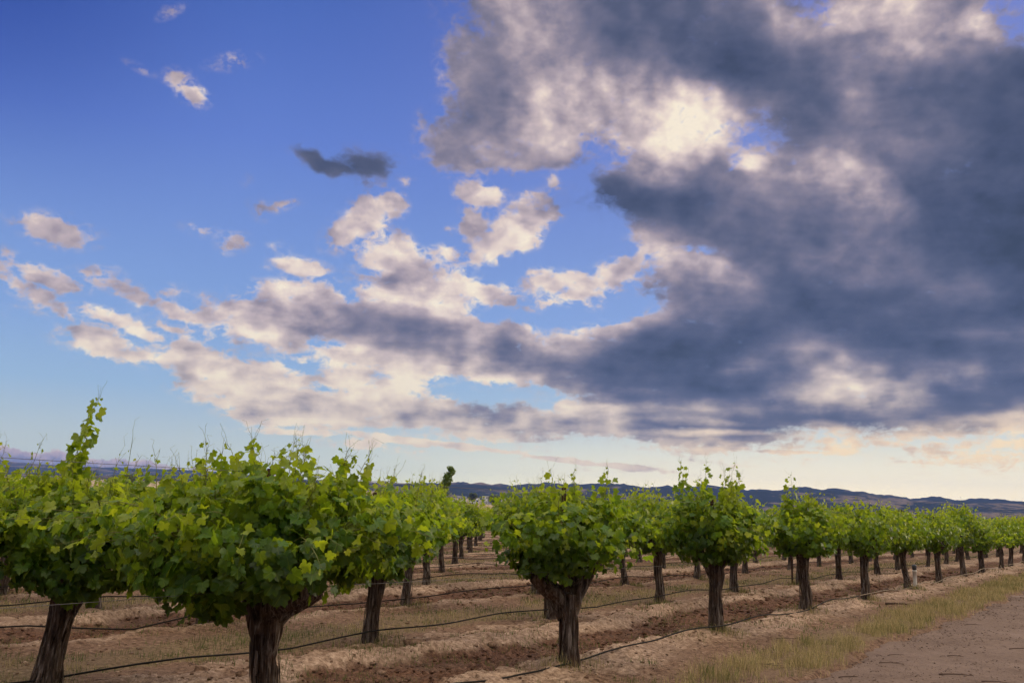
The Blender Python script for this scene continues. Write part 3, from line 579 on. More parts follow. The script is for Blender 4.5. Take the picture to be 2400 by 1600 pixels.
def make_crown(seed, rx=.62, ry=.55, ztop=1.62, zbot=.90, n_shell=1000, n_shoot=34, detail=1, cx=0.0, tall=(), sag=(), size=.115, n_tall=18):
    """leaves on a vase-shaped crown, carried by canes; returns (leaf mesh, cane mesh)"""
    R = np.random.default_rng(seed); pos, nr, tp, sz, tn = [], [], [], [], []; canes = Bag()
    zc, hz = (ztop+zbot)/2, (ztop-zbot)/2
    ph = R.uniform(0, 6.28, 6)
    def radius(a, w):           # lumpy vase: wide shoulder, narrow foot
        prof = np.interp(w, [-1.25, -1, -.6, -.1, .35, .75, 1.0], [.12, .42, .80, 1.0, 1.02, .86, .45])
        return prof*(1+.19*np.sin(2*a+ph[0]+w*2)+.18*np.sin(3*a+ph[1]-w*3)+.14*np.sin(5*a+ph[2]+w*5)+.10*np.sin(9*a+ph[3]+9*w))
    # leaves hanging over the outside and filling the inside
    a = R.uniform(0, 2*math.pi, n_shell); w = R.uniform(-1, 1, n_shell)**1; q = np.where(R.random(n_shell) < .68, R.uniform(.78, 1.10, n_shell), R.uniform(.25, .85, n_shell)); q = q*np.where(R.random(n_shell) < .07, 1.14, 1)
    rad = radius(a, w)*q; top = w > .78
    zt = zc+hz*w+(.24*np.sin(2*a+ph[4])+.16*np.sin(5*a+ph[1]))*np.clip(w, 0, 1)*hz+R.normal(0, .025, n_shell)
    for (sx, sy, dep, wid) in sag:
        zt = zt-dep*np.exp(-((cx+rx*np.cos(a)*rad-sx)**2+(ry*np.sin(a)*rad-sy)**2)/wid**2)*np.clip(-w+.6, 0, 1.4)
    p = np.stack([cx+rx*np.cos(a)*rad, ry*np.sin(a)*rad, zt], 1)
    nc = max(22, n_shell//38); ci = R.integers(0, nc, n_shell); lead = R.integers(0, n_shell, nc); pull = np.where(R.random(n_shell) < .62, R.uniform(.40, .92, n_shell), 0)[:, None]
    pull = pull*(np.linalg.norm(p-p[lead[ci]], axis=1)[:, None] < 9)
    far_ = np.linalg.norm(p[:, None, :]-p[lead][None], axis=2); ci = far_.argmin(1); p = p+(p[lead[ci]]-p)*pull*np.array([.8, .8, .7])+R.normal(0, .02, p.shape)
    out = np.stack([np.cos(a), np.sin(a), 0*a], 1)
    nn = unit(out*(1-.55*np.clip(w, 0, 1))[:, None]+np.array([0, 0, 1])*(.35+.55*np.clip(w, -.3, 1))[:, None]+R.normal(0, .5, (n_shell, 3)))
    tt = unit(out*.45+np.array([0, 0, -1])*(.8-.9*np.clip(w-.4, 0, 1))[:, None]+R.normal(0, .42, (n_shell, 3)))
    pos.append(p); nr.append(nn); tp.append(tt); sz.append(size*R.uniform(.62, 1.2, n_shell)*(1-.32*np.clip(w, 0, 1)))
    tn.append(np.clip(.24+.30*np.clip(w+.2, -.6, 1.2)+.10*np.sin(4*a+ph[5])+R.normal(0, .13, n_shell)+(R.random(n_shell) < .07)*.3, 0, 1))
    # canes with leaves at their nodes
    def shoot(P0, P1, bend, nl, s0, s1, r0, tone0, tone1, tend=True, bare=0.0):
        k = np.linspace(0, 1, 14)[:, None]; path = P0+(P1-P0)*k+bend*np.sin(k*math.pi)*1.0
        path = path+R.normal(0, .004, path.shape)*(k > .1)
        canes.tube(path, np.linspace(r0, .0012, 14), 5)
        ks = np.linspace(.12+bare, 1, nl); c = np.stack([np.interp(ks, k[:, 0], path[:, i]) for i in range(3)], 1)
        d = unit(np.stack([np.interp(ks, k[:, 0], np.gradient(path[:, i])) for i in range(3)], 1))
        side = unit(np.cross(d, R.normal(0, 1, 3)[None]+0*d)); sgn = np.where(np.arange(nl) % 2 == 0, 1, -1)[:, None]
        off = unit(side*sgn+R.normal(0, .25, (nl, 3))+d*.25)
        s = np.interp(ks, [0, .5, .85, 1], [s0, s0*.95, (s0*.72+s1*.28), s1])*R.uniform(.8, 1.15, nl)
        st_ = c+off*(s*.42)[:, None]
        for u, v, w_ in zip(c, st_, s):
            canes.tube(np.stack([u, (u+v)/2+[0, 0, .006], v]), [.0016, .0014, .001], 3)
        pos.append(st_); nr.append(unit(np.array([0, 0, .35])+off*.6+R.normal(0, .75, (nl, 3))*[1, 1, .5])); tp.append(unit(off*.8+[0, 0, -.5]+R.normal(0, .3, (nl, 3))))
        sz.append(s); tn.append(np.clip(np.linspace(tone0, tone1, nl)+R.normal(0, .08, nl), 0, 1))
        if tend:                # tendrils and unopened tip
            for q_ in range(3):
                b = c[-1-q_]; e = b+unit(d[-1-q_]*1.3+R.normal(0, .55, 3)+[0, 0, .5])*R.uniform(.07, .15)
                m = (b+e)/2+R.normal(0, .012, 3); f = e+R.normal(0, .022, 3); canes.tube(np.stack([b, m, e, f]), [.0012, .001, .0009, .0007], 3)
    for _ in range(n_shoot):
        aa = R.uniform(0, 6.28); w0 = R.uniform(-.2, .5); P0 = np.array([cx+rx*.4*math.cos(aa)*R.random(), ry*.4*math.sin(aa)*R.random(), zbot+.12+.1*R.random()])
        ww = R.uniform(-.55, 1.15); rd = radius(np.array(aa), np.array(min(ww, .9)))*R.uniform(.9, 1.38)
        P1 = np.array([cx+rx*math.cos(aa)*rd, ry*math.sin(aa)*rd, zc+hz*ww]); bend = np.array([math.cos(aa)*.04, math.sin(aa)*.04, .12 if ww < .6 else .02])
        shoot(P0, P1, bend, 10, size*1.05, size*.45, .0045, .4, .85, ww > .9)
    for _ in range(n_tall):
        aa = R.uniform(0, 6.28); rr_ = R.uniform(.1, .8); P0 = np.array([cx+rx*rr_*math.cos(aa)*.8, ry*rr_*math.sin(aa)*.8, zc+.1])
        P1 = P0+np.array([R.normal(0, .06), R.normal(0, .06), ztop+R.uniform(-.06, .27)-P0[2]]); P1[:2] += np.array([.14*rx*math.cos(aa), .14*ry*math.sin(aa)])
        shoot(P0, P1, np.array([R.normal(0, .02), 0, 0]), 13, size*1.0, size*.34, .0035, .5, .85)
    for (x, y, h, lean, s, nl) in tall:
        P1 = np.array([x, y, h]); P0 = np.array([x-lean, y*.6, zc+.05]); shoot(P0, P1, np.array([-.25*lean, 0, 0]), nl, s, s*.22, .0042, .35, .7)
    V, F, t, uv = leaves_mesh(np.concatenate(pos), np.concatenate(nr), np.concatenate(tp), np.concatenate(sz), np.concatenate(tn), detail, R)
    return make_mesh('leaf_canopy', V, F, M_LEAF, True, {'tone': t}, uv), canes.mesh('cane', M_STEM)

# ------------------------------------------------------------------ trunks
def bark_tube(bag, path, radii, na, nz, R, amp=.16, flutes=5, seed=0, cap=False):
    """a tapering limb whose surface is pulled into long shaggy ridges"""
    P = np.asarray(path, float); k = np.linspace(0, 1, len(P)); kk = np.linspace(0, 1, nz)
    C = np.stack([np.interp(kk, k, P[:, i]) for i in range(3)], 1)
    for _ in range(2): C[1:-1] = (C[:-2]+2*C[1:-1]+C[2:])/4
    rad = np.interp(kk, k, radii); T = unit(np.gradient(C, axis=0)); up = np.array([0, 1.0, 0]) if abs(T[0][1]) < .8 else np.array([1.0, 0, 0])
    th = np.arange(na)*2*math.pi/na; V = []; L = np.concatenate([[0], np.cumsum(np.linalg.norm(np.diff(C, axis=0), axis=1))])
    p1, p2, p3 = R.uniform(0, 6.28, 3); twist = R.uniform(-1.2, 1.2)
    for q in range(nz):
        u = unit(np.cross(up, T[q])); v = np.cross(T[q], u); up = v; up = unit(np.cross(T[q], u))
        a = th+twist*L[q]
        fl = .10*np.sin(2*a+p1)+.11*np.cos(3*a+p2+L[q]*2)+.07*np.sin(flutes*a+p3-L[q]*3)
        rid = np.zeros(na)
        for f_, m_, am in ((9, 2.5, .8), (17, 4, .6), (31, 7, .35)):
            n = vnoise(np.cos(th)*f_*.45+40+seed*3.1, np.sin(th)*f_*.45+L[q]*m_+17*seed, seed+f_); rid += (np.abs(n-.5)*2)*am
        r = rad[q]*(1+fl*.8+amp*(rid-.75)*1.2)
        V.append(C[q]+r[:, None]*(np.cos(th)[:, None]*u+np.sin(th)[:, None]*v))
    V = np.concatenate(V); i, j = np.meshgrid(np.arange(nz-1), np.arange(na), indexing='ij')
    Q = np.stack([i*na+j, i*na+(j+1) % na, (i+1)*na+(j+1) % na, (i+1)*na+j], -1).reshape(-1, 4)
    V = np.vstack([V, C[-1]+T[-1]*rad[-1]*.35]); e = len(V)-1
    Tt = [(e, (nz-1)*na+jj, (nz-1)*na+(jj+1) % na) for jj in range(na)]
    bag.add(V, Q, Tt)
def make_trunk(seed, h=.82, r=.088, lean=(0, 0), arms=None, na=44, nz=60, shreds=26, flare=1.35):
    R = np.random.default_rng(seed); b = Bag(); lx, ly = lean; w = R.normal(0, .018, (5, 2))
    path = [(0, 0, -.12), (w[0, 0], w[0, 1], .02), (lx*.3+w[1, 0], ly*.3+w[1, 1], h*.3), (lx*.65+w[2, 0], ly*.65+w[2, 1], h*.6), (lx*.9+w[3, 0], ly*.9, h*.85), (lx, ly, h+.03)]
    bark_tube(b, path, [r*flare*1.15, r*flare, r*1.02, r*.95, r*1.12, r*1.0], na, nz, R, .20, 5, seed)
    if arms is None:
        k = R.integers(2, 4); a0 = math.radians(55)+R.normal(0, .3)
        arms = [(a0+(math.pi if q == 1 else 0)+(1.4 if q == 2 else 0)+R.normal(0, .25), R.uniform(.16, .30), R.uniform(.10, .26), R.uniform(.045, .062)) for q in range(k)]
    for (a, ln, up_, rr) in arms:
        dx, dy = math.cos(a), math.sin(a)
        pth = [(lx-dx*.01, ly-dy*.01, h-.16), (lx+dx*ln*.35, ly+dy*ln*.35, h-.02+up_*.2), (lx+dx*ln*.75, ly+dy*ln*.75, h+up_*.6), (lx+dx*ln, ly+dy*ln, h+up_)]
        bark_tube(b, pth, [rr*1.25, rr*1.1, rr, rr*.95], max(14, na//2), max(10, nz//3), R, .24, 3, seed+int(a*10) % 7)
        for q in range(3):       # knobs of old spurs
            c = np.array(pth[-1])+R.normal(0, .03, 3); bark_tube(b, [c, c+R.normal(0, .03, 3)+[0, 0, .05], c+R.normal(0, .03, 3)+[0, 0, .09]], [rr*.75, rr*.6, rr*.35], 10, 6, R, .25, 3, seed+q)
    # strips of peeling bark
    for q in range(shreds):
        a = R.uniform(0, 6.28); z0 = R.uniform(.08, h*.95); ln = R.uniform(.10, .34); wdt = R.uniform(.006, .016); z1 = max(.01, z0-ln); k = 6
        zs = np.linspace(z0, z1, k); f = np.linspace(0, 1, k); cxs = np.interp(zs/h, [0, 1], [0, lx]); cys = np.interp(zs/h, [0, 1], [0, ly])
        rr = r*(1.02+.14*f**2*R.random()+R.uniform(.0, .10)); aa = a+R.normal(0, .1)*f
        rr = rr*np.interp(zs, [0, .12, h*.4, h], [flare, 1.12, 1.0, 1.08])
        ctr = np.stack([cxs+rr*np.cos(aa), cys+rr*np.sin(aa), zs], 1); tg = np.stack([-np.sin(aa), np.cos(aa), 0*aa], 1)
        wv = wdt*np.sin(np.linspace(.5, 3.0, k))[:, None]; V = np.concatenate([ctr-tg*wv, ctr+tg*wv]); Q = [(i_, i_+1, k+i_+1, k+i_) for i_ in range(k-1)]
        b.add(V, Q)
    return b.mesh('trunk', M_BARK)

# ------------------------------------------------------------------ the vines themselves
ORD = ['first', 'second', 'third', 'fourth', 'fifth', 'sixth', 'seventh', 'eighth', 'ninth', 'tenth', 'eleventh', 'twelfth', 'thirteenth', 'fourteenth',
       'fifteenth', 'sixteenth', 'seventeenth', 'eighteenth', 'nineteenth', 'twentieth', 'twenty-first', 'twenty-second', 'twenty-third', 'twenty-fourth', 'twenty-fifth', 'twenty-sixth', 'twenty-seventh', 'twenty-eighth', 'twenty-ninth', 'thirtieth']
def ordinal(k):
    if k < 20: return ORD[k]
    return {2: 'twent', 3: 'thirt', 4: 'fort'}[(k+1)//10]+('ieth' if (k+1) % 10 == 0 else 'y-'+ORD[(k+1) % 10-1])
SPECIAL = {   # (place in row, row): trunk arguments, crown arguments, label
    (0, 0): (dict(seed=101, h=.80, r=.082, lean=(-.06, 0), arms=[(.15, .33, .12, .075), (2.7, .2, .22, .07), (1.5, .2, .25, .06), (5.4, .34, .06, .05)], na=64, nz=90, shreds=60, flare=1.2),
             dict(seed=201, rx=.92, ry=.66, ztop=1.60, zbot=.93, n_shell=2900, n_shoot=70, detail=2, cx=-.12, size=.115, n_tall=20,
                  sag=[(-.5, -.35, .14, .34)],
                  tall=[(-.20, 0, 1.88, .03, .115, 18), (.085, -.1, 1.86, .05, .12, 20), (.12, .05, 1.80, .0, .10, 14), (.42, 0, 1.82, .06, .11, 16), (.56, .05, 1.80, .14, .11, 16), (-.52, 0, 1.83, -.03, .11, 16), (-.38, -.1, 1.76, 0, .10, 14), (-.85, 0, 1.74, -.05, .10, 12)]),
             'big leafy vine nearest the camera, thick forked trunk tied with green tape'),
    (0, 1): (dict(seed=102, h=.80, r=.082, lean=(.13, 0), arms=[(.3, .25, .2, .07), (3.0, .25, .2, .07), (4.9, .2, .16, .06)], na=60, nz=90, shreds=50, flare=1.5),
              dict(seed=202, rx=.80, ry=.62, ztop=1.60, zbot=.88, n_shell=2500, n_shoot=56, detail=2, cx=.16, size=.115, n_tall=18, sag=[(.3, -.4, .10, .3)],
                   tall=[(.24, -.05, 2.32, .20, .15, 44), (.14, 0, 2.02, .10, .15, 22), (.06, .02, 1.86, .05, .13, 14), (.16, .0, 1.8, .05, .13, 12), (.52, 0, 2.06, .03, .03, 5), (-.22, 0, 1.93, .1, .11, 14), (.42, 0, 1.85, .05, .09, 12), (.85, 0, 1.78, .05, .10, 12)]),
              'leaning vine at the left edge with one long leafy shoot climbing into the sky'),
    (1, 0): (dict(seed=103, h=.62, r=.078, lean=(0, .02), arms=[(.3, .24, .34, .068), (2.6, .32, .16, .085), (3.6, .36, .20, .06), (1.3, .1, .3, .06)], na=60, nz=80, shreds=50, flare=1.15),
             dict(seed=203, rx=.68, ry=.58, ztop=1.55, zbot=.90, n_shell=1750, n_shoot=50, detail=2, cx=-.05, size=.108, n_tall=18, sag=[(-.35, -.3, .12, .25)],
                  tall=[(.04, 0, 1.83, .02, .10, 15), (.37, 0, 1.84, .03, .12, 20), (-.28, 0, 1.72, 0, .12, 15), (-.06, 0, 1.72, .0, .11, 13)]),
             'vine with grey fluted trunk and knobbly dark arm in front centre of photo'),
    (2, 0): (dict(seed=104, h=.82, r=.074, lean=(-.02, 0), arms=[(.4, .26, .16, .06), (3.0, .22, .2, .06), (1.6, .2, .2, .05)], na=52, nz=70, shreds=40),
             dict(seed=204, rx=.62, ry=.58, ztop=1.66, zbot=.90, n_shell=1700, n_shoot=50, detail=2, cx=-.02, size=.108, n_tall=18,
                  tall=[(-.44, 0, 2.12, -.04, .125, 26), (-.11, 0, 2.10, .04, .125, 24), (.26, 0, 2.10, .12, .125, 26), (.12, 0, 2.03, -.05, .10, 16), (-.36, .1, 1.95, -.04, .12, 18)]),
             'tall vine with three long shoots rising above the hills right of centre'),
    (3, 0): (dict(seed=105, h=.86, r=.076, lean=(-.03, 0), na=44, nz=60, shreds=34),
             dict(seed=205, rx=.66, ry=.56, ztop=1.60, zbot=.92, n_shell=1300, n_shoot=40, detail=1, cx=-.05, tall=[(-.18, 0, 2.13, -.02, .13, 24), (-.26, 0, 1.9, -.02, .12, 16), (-.08, 0, 1.86, .02, .12, 15)]),
             'round-crowned vine with a single pointed shoot, two trunks left of the pipe'),
    (1, 1): (dict(seed=106, h=.86, r=.074, lean=(.07, 0), na=48, nz=64, shreds=36, flare=1.3),
             dict(seed=206, rx=.72, ry=.60, ztop=1.60, zbot=.80, n_shell=1700, n_shoot=44, detail=2, cx=-.02, tall=[(.2, 0, 1.93, .05, .12, 20), (.5, 0, 1.88, .06, .11, 16), (.1, 0, 1.82, .03, .11, 15)]),
             'vine just right of the nearest one, weathered trunk bound by the black hose'),
}
def build_vines():
    protos = []
    for k in range(7):
        R = np.random.default_rng(300+k)
        t = make_trunk(310+k, h=R.uniform(.80, .90), r=R.uniform(.062, .082), lean=(R.normal(0, .04), R.normal(0, .04)), na=30, nz=40, shreds=22)
        c = make_crown(330+k, rx=R.uniform(.92, 1.15), ry=R.uniform(.56, .70), ztop=R.uniform(1.58, 1.72), zbot=.90, n_shell=1200, n_shoot=58, detail=1, n_tall=20)
        protos.append((t, c))
    farp = []
    for k in range(4):
        R = np.random.default_rng(400+k)
        t = make_trunk(410+k, h=.84, r=.074, lean=(R.normal(0, .04), R.normal(0, .04)), na=14, nz=14, shreds=4)
        c = make_crown(430+k, rx=R.uniform(.95, 1.2), ry=.66, ztop=R.uniform(1.60, 1.74), zbot=.86, n_shell=950, n_shoot=34, detail=0, size=.13, n_tall=20)
        farp.append((t, c))
    places = {}
    for j in range(0, 40):
        for i in range(-24, 30):
            x, y = O0+i*A0+j*C0
            if y < 3 or y > 66 or (i, j) == (-1, 0): continue
            if abs(x) > .5455*y*1.02+.9: continue
            places.setdefault(j, []).append((i, x, y))
    R = np.random.default_rng(5); n = 0
    for j, lst in places.items():
        lst.sort()
        for k, (i, x, y) in enumerate(lst):
            sp = SPECIAL.get((i, j)); dist = math.hypot(x, y)
            if not sp and not (j == 0 and i < 8): x += R.normal(0, .07); y += R.normal(0, .07)
            z = ground_z(x, y)-.03
            root = empty('grape_vine' , (x, y, z), 0 if sp else math.atan2(A0[1], A0[0])+math.pi*int(R.integers(2))+R.normal(0, .22))
            if sp:
                tm = make_trunk(**sp[0]); lm, cm = make_crown(**sp[1]); label = sp[2]
            else:
                src = protos if dist < 30 else farp; q = int(R.integers(len(src))); tm = src[q][0]; lm, cm = src[(q+int(R.integers(3))) % len(src)][1]
                root.scale = (R.uniform(.84, 1.12), R.uniform(.84, 1.12), R.uniform(.90, 1.09)); root.rotation_euler[0] = R.normal(0, .035); root.rotation_euler[1] = R.normal(0, .035)
                row = 'front row by the road' if j == 0 else ordinal(j)+' row back'
                label = 'leafy vine, %s trunk from the left in the %s' % (ordinal(k), row)
            for nm, me in (('trunk', tm), ('leaf_canopy', lm), ('cane', cm)): link(nm, me, root)
            tag(root, label, 'grape vine', 'grape vines planted in rows'); n += 1
    print('vines', n)
    return places
PLACES = build_vines()

# ------------------------------------------------------------------ trellis: hoses, wires, stakes
def row_span(j):
    l = PLACES[j]; a = min(p[0] for p in l); b = max(p[0] for p in l); return (a-1)*DA, (b+1)*DA
def row_origin(j): return O0+j*C0
def build_lines():
    R = np.random.default_rng(77)
    for j in sorted(PLACES):
        if j > 15 or len(PLACES[j]) < 2: continue
        s0, s1 = row_span(j); o = row_origin(j); name = ORD[j]+' row'
        # drip hose: tied near each trunk, sagging and kinking between
        ss = np.arange(s0, s1, .12 if j < 4 else .3); base = .17
        kn = np.arange(s0-DA, s1+2*DA, DA/3); kz = base+R.normal(0, .035, len(kn)); kt = R.normal(0, .05, len(kn))-.10
        z = np.interp(ss, kn, kz)+.010*np.sin(ss*2.3); t = np.interp(ss, kn, kt)
        if j == 0: z = z-.05*np.exp(-((ss-4.5)/3.0)**2)
        x = o[0]+ss*AH[0]+t*NH[0]; y = o[1]+ss*AH[1]+t*NH[1]
        if j < 6: z = np.maximum(z, soil(x, y)[0]+(.05 if j else .03)+.02*np.sin(ss*1.7))
        if j == 0: z = np.convolve(np.pad(z, 4, mode='edge'), np.ones(9)/9, 'valid')
        if j == 0:
            cut = 14.0
            parts = [(ss <= cut, M_HOSE, 'near'), (ss >= cut-.1, M_HOSE_OLD, 'far')]
        else: parts = [(ss > -999, M_HOSE, '')]
        for msk, mt, w in parts:
            b = Bag(); b.tube(np.stack([x[msk], y[msk], z[msk]], 1), .0085, 7 if j < 4 else 5)
            lab = 'black drip hose running along the %s of vines' % name if w != 'far' else 'pale weathered drip hose along the far end of the front row'
            tag(link('drip_hose', b.mesh('drip_hose', mt)), lab, 'hose', 'drip hoses along the vine rows')
        if j <= 8:
            for h, w in ((1.655, 'top'), (.93, 'lower')):
                b = Bag(); sw = np.arange(s0, s1, .6); hz = h-.02*np.sin(math.pi*((sw/DA) % 1)); ox = o[0]+sw*AH[0]; oy = o[1]+sw*AH[1]
                b.tube(np.stack([ox, oy, hz], 1), (.0014 if j < 3 else .002), 4)
                tag(link('trellis_wire', b.mesh('trellis_wire', M_WIRE)), 'thin %s trellis wire of the %s of vines' % (w, name), 'wire', 'trellis wires')
    # a rusty stake with a short crossarm at some vines
    def stake(x, y, h, label, arm):
        r = empty('metal_stake', (x, y, ground_z(x, y)))
        b = Bag(); b.box(-.022, .022, -.003, .003, -.2, h); b.box(-.004, .004, .003, .026, -.2, h)
        for k in range(int(h/.06)): b.box(-.006, .006, -.010, -.003, k*.06+.02, k*.06+.045)
        link('post', b.mesh('post', M_RUST, False), r)
        if arm:
            c = Bag(); c.box(-.16, .16, -.012, -.0035, h-.11, h-.07); link('crossarm', c.mesh('crossarm', M_RUST, False), r).rotation_euler = (0, 0, math.atan2(NH[1], NH[0]))
        tag(r, label, 'stake', 'rusty trellis stakes')
    stake(-1.47-.10, 6.18+.06, 1.60, 'rusty metal stake against the left side of the nearest forked trunk', False)
    stake(.57-.03, 9.15+.10, 1.61, 'rusty stake standing in the front centre vine beside its arms', False)
    names = ['rusty stake behind the second row vine right of the nearest one', 'rusty stake in the tall vine right of centre', 'rusty stake in the second row behind the centre vine',
             'rusty stake left of the white capped pipe']
    for (i, j), lab in zip([(1, 1), (2, 0), (2, 1), (4, 0)], names):
        x, y = O0+i*A0+j*C0; stake(x-.02, y+.10, 1.64, lab, False)
    for k, (i, j) in enumerate([(1, 2), (2, 2), (3, 1), (5, 1), (6, 0), (8, 0), (1, 3), (2, 4)]):
        if i not in [q[0] for q in PLACES[j]]: continue
        x, y = O0+i*A0+j*C0; stake(x-.02, y+.10, 1.68, 'rusty stake at the %s trunk of the %s row' % (ORD[sorted(q[0] for q in PLACES[j]).index(i)], 'front' if j == 0 else ORD[j]), False)
build_lines()
def riser():
    x, y = 9.36, 22.1; g = ground_z(x, y); r = empty('riser_pipe', (x, y, g))
    b = Bag(); k = np.array([-.1, 0, .2, .36, .361, .40, .401]); b.tube(np.stack([0*k, 0*k, k], 1), [.042, .042, .042, .042, .050, .050, .040], 20); link('pipe', b.mesh('pipe', M_PVC), r)
    c = Bag(); k = np.array([.40, .42, .425, .50, .52, .528]); c.tube(np.stack([0*k, 0*k, k], 1), [.036, .036, .048, .050, .044, .02], 20); link('cap', c.mesh('cap', M_CAP), r)
    tag(r, 'white riser pipe with dark grey cap standing at the front row', 'pipe')
riser()
def tape():
    R = np.random.default_rng(9)
    for (x, y, z, lab) in [(-1.47-.02, 6.18-.125, .26, 'green tie tape wrapped round the nearest trunk'), (2.95, 13.2, 1.05, 'green tie tape hanging in the leaves behind the tall vine'), (14.9, 31.0, 1.0, 'green tie tape near the top of a far trunk in the front row')]:
        b = Bag()
        for q in range(3):
            k = np.linspace(0, 1, 7); p = np.stack([-.05+.10*k, -.02*np.sin(k*3), .03*q-.05*k+.02*np.sin(5*k+q)], 1); V = np.concatenate([p, p+[0, .002, -.022]])
            b.add(V, [(i, i+1, 8+i, 7+i) for i in range(6)])
        o = link('tie_tape', b.mesh('tie_tape', M_TAPE)); o.location = (x, y, z); tag(o, lab, 'tape', 'green tie tapes')
tape()

# ------------------------------------------------------------------ grass, clods, twigs
def build_blades(name, S_, T_, tone, hgt, wid, seed, road=False):
    R = np.random.default_rng(seed); n = len(S_); x, y = xy(S_, T_); z = soil(x, y)[0]
    if road: z = np.maximum(z, road_z(S_, T_)-.12*smooth01(-1.82, -1.5, T_))
    a = R.uniform(0, 6.28, n); b = a+R.normal(0, .6, n); ln = hgt*R.uniform(.5, 1.25, n); bend = R.uniform(.1, .8, n)*ln
    p0 = np.stack([x, y, z-.01], 1); d = np.stack([np.cos(b), np.sin(b), 0*b], 1); w = np.stack([-np.sin(a), np.cos(a), 0*a], 1)*wid[:, None]
    m = p0+d*(bend*.3)[:, None]+np.stack([0*ln, 0*ln, ln*.6], 1); e = p0+d*bend[:, None]+np.stack([0*ln, 0*ln, ln*np.sqrt(np.clip(1-(bend/ln)**2*.5, .1, 1))], 1)
    V = np.stack([p0-w, p0+w, m-w*.7, m+w*.7, e], 1).reshape(-1, 3); k = np.arange(n)[:, None]*5
    Q = k+np.array([[0, 1, 3, 2]]); T = k+np.array([[2, 3, 4]])
    o = link(name, make_mesh(name, V, [Q, T], M_BLADE, True, {'tone': np.repeat(np.clip(tone, 0, 1), 5)})); return o
def grass():
    R = np.random.default_rng(31)
    c = np.array([(x, y) for l in PLACES.values() for (_, x, y) in l if math.hypot(x, y) < 26]); k = R.integers(len(c), size=16000); a = R.uniform(0, 6.28, len(k)); rr = .08+.34*R.random(len(k))**1.5
    side = (hash2(k, (a*1.3).astype(int), 5) > .45); k, a, rr = k[side], a[side], rr[side]; x, y = c[k, 0]+rr*np.cos(a), c[k, 1]+rr*np.sin(a); s, t = st(x, y)
    tag(build_blades('trunk_weeds', s, t, R.random(len(s))**.7*.9, .05+.09*R.random(len(s)), .0024*np.clip(y/10, .8, 3), 9), kind='stuff')
    # verge between road and vines
    n = 95000; s = np.exp(R.uniform(math.log(5.2), math.log(95), n))-2.5; t = R.uniform(-2.0, -.7, n)
    x, y = xy(s, t); v = soil(x, y)[3]; d = fbm(x*1.1, y*1.1, 3, 51); clump = fbm(x*5, y*5, 2, 52)
    keep = R.random(n) < v*smooth01(.44, .70, d*.55+clump*.55+.12*smooth01(8, 20, s)); s, t, d, clump = s[keep], t[keep], d[keep], clump[keep]
    tone = .66+(R.random(len(s))-.5)*.55-(fbm(s*1.6, t*1.6, 3, 53) > .60)*.30*R.random(len(s))
    far = np.clip((s+5)/12, 1, 5)
    tag(build_blades('verge_grass', s, t, tone, .05+.15*clump**1.6*(.5+d), .0022*far**.9, 1, True), kind='stuff')
    # grassed middles
    n = 200000; s = np.exp(R.uniform(math.log(7), math.log(60), n))-9; j = R.integers(0, 6, n); t = (2*j+1+R.uniform(.05, .85, n))*DC
    x, y = xy(s-t*.35, t); s = s-t*.35; g = soil(x, y)[2]; d = fbm(x*1.3, y*1.3, 3, 55); clump = fbm(x*5, y*5, 2, 56)
    inside = (np.abs(x) < .58*y+.5) & (y > 5)
    keep = (R.random(n) < g*smooth01(.36, .66, d*.5+clump*.55)) & inside; s, t, x, y = s[keep], t[keep], x[keep], y[keep]
    tone = .62+(R.random(len(s))-.5)*.6-smooth01(.50, .60, fbm(x*.8, y*.8, 3, 57))*.5
    far = np.clip(y/10, .8, 5)
    tag(build_blades('row_grass', s, t, tone, .03+.10*clump[keep]**1.5, .0020*far**.9, 2), kind='stuff')
    # thin scatter everywhere, greener
    n = 110000; y = np.exp(R.uniform(math.log(6), math.log(40), n)); x = R.uniform(-.58, .58, n)*y; s, t = st(x, y); cl = fbm(x*2.2, y*2.2, 3, 58)
    keep = (cl > .585) & (t > -1.0); s, t, x, y = s[keep], t[keep], x[keep], y[keep]
    tag(build_blades('sparse_weeds', s, t, .04+R.random(len(s))*.36, .035+.045*R.random(len(s)), .0026*np.clip(y/10, .8, 4), 3), kind='stuff')
grass()
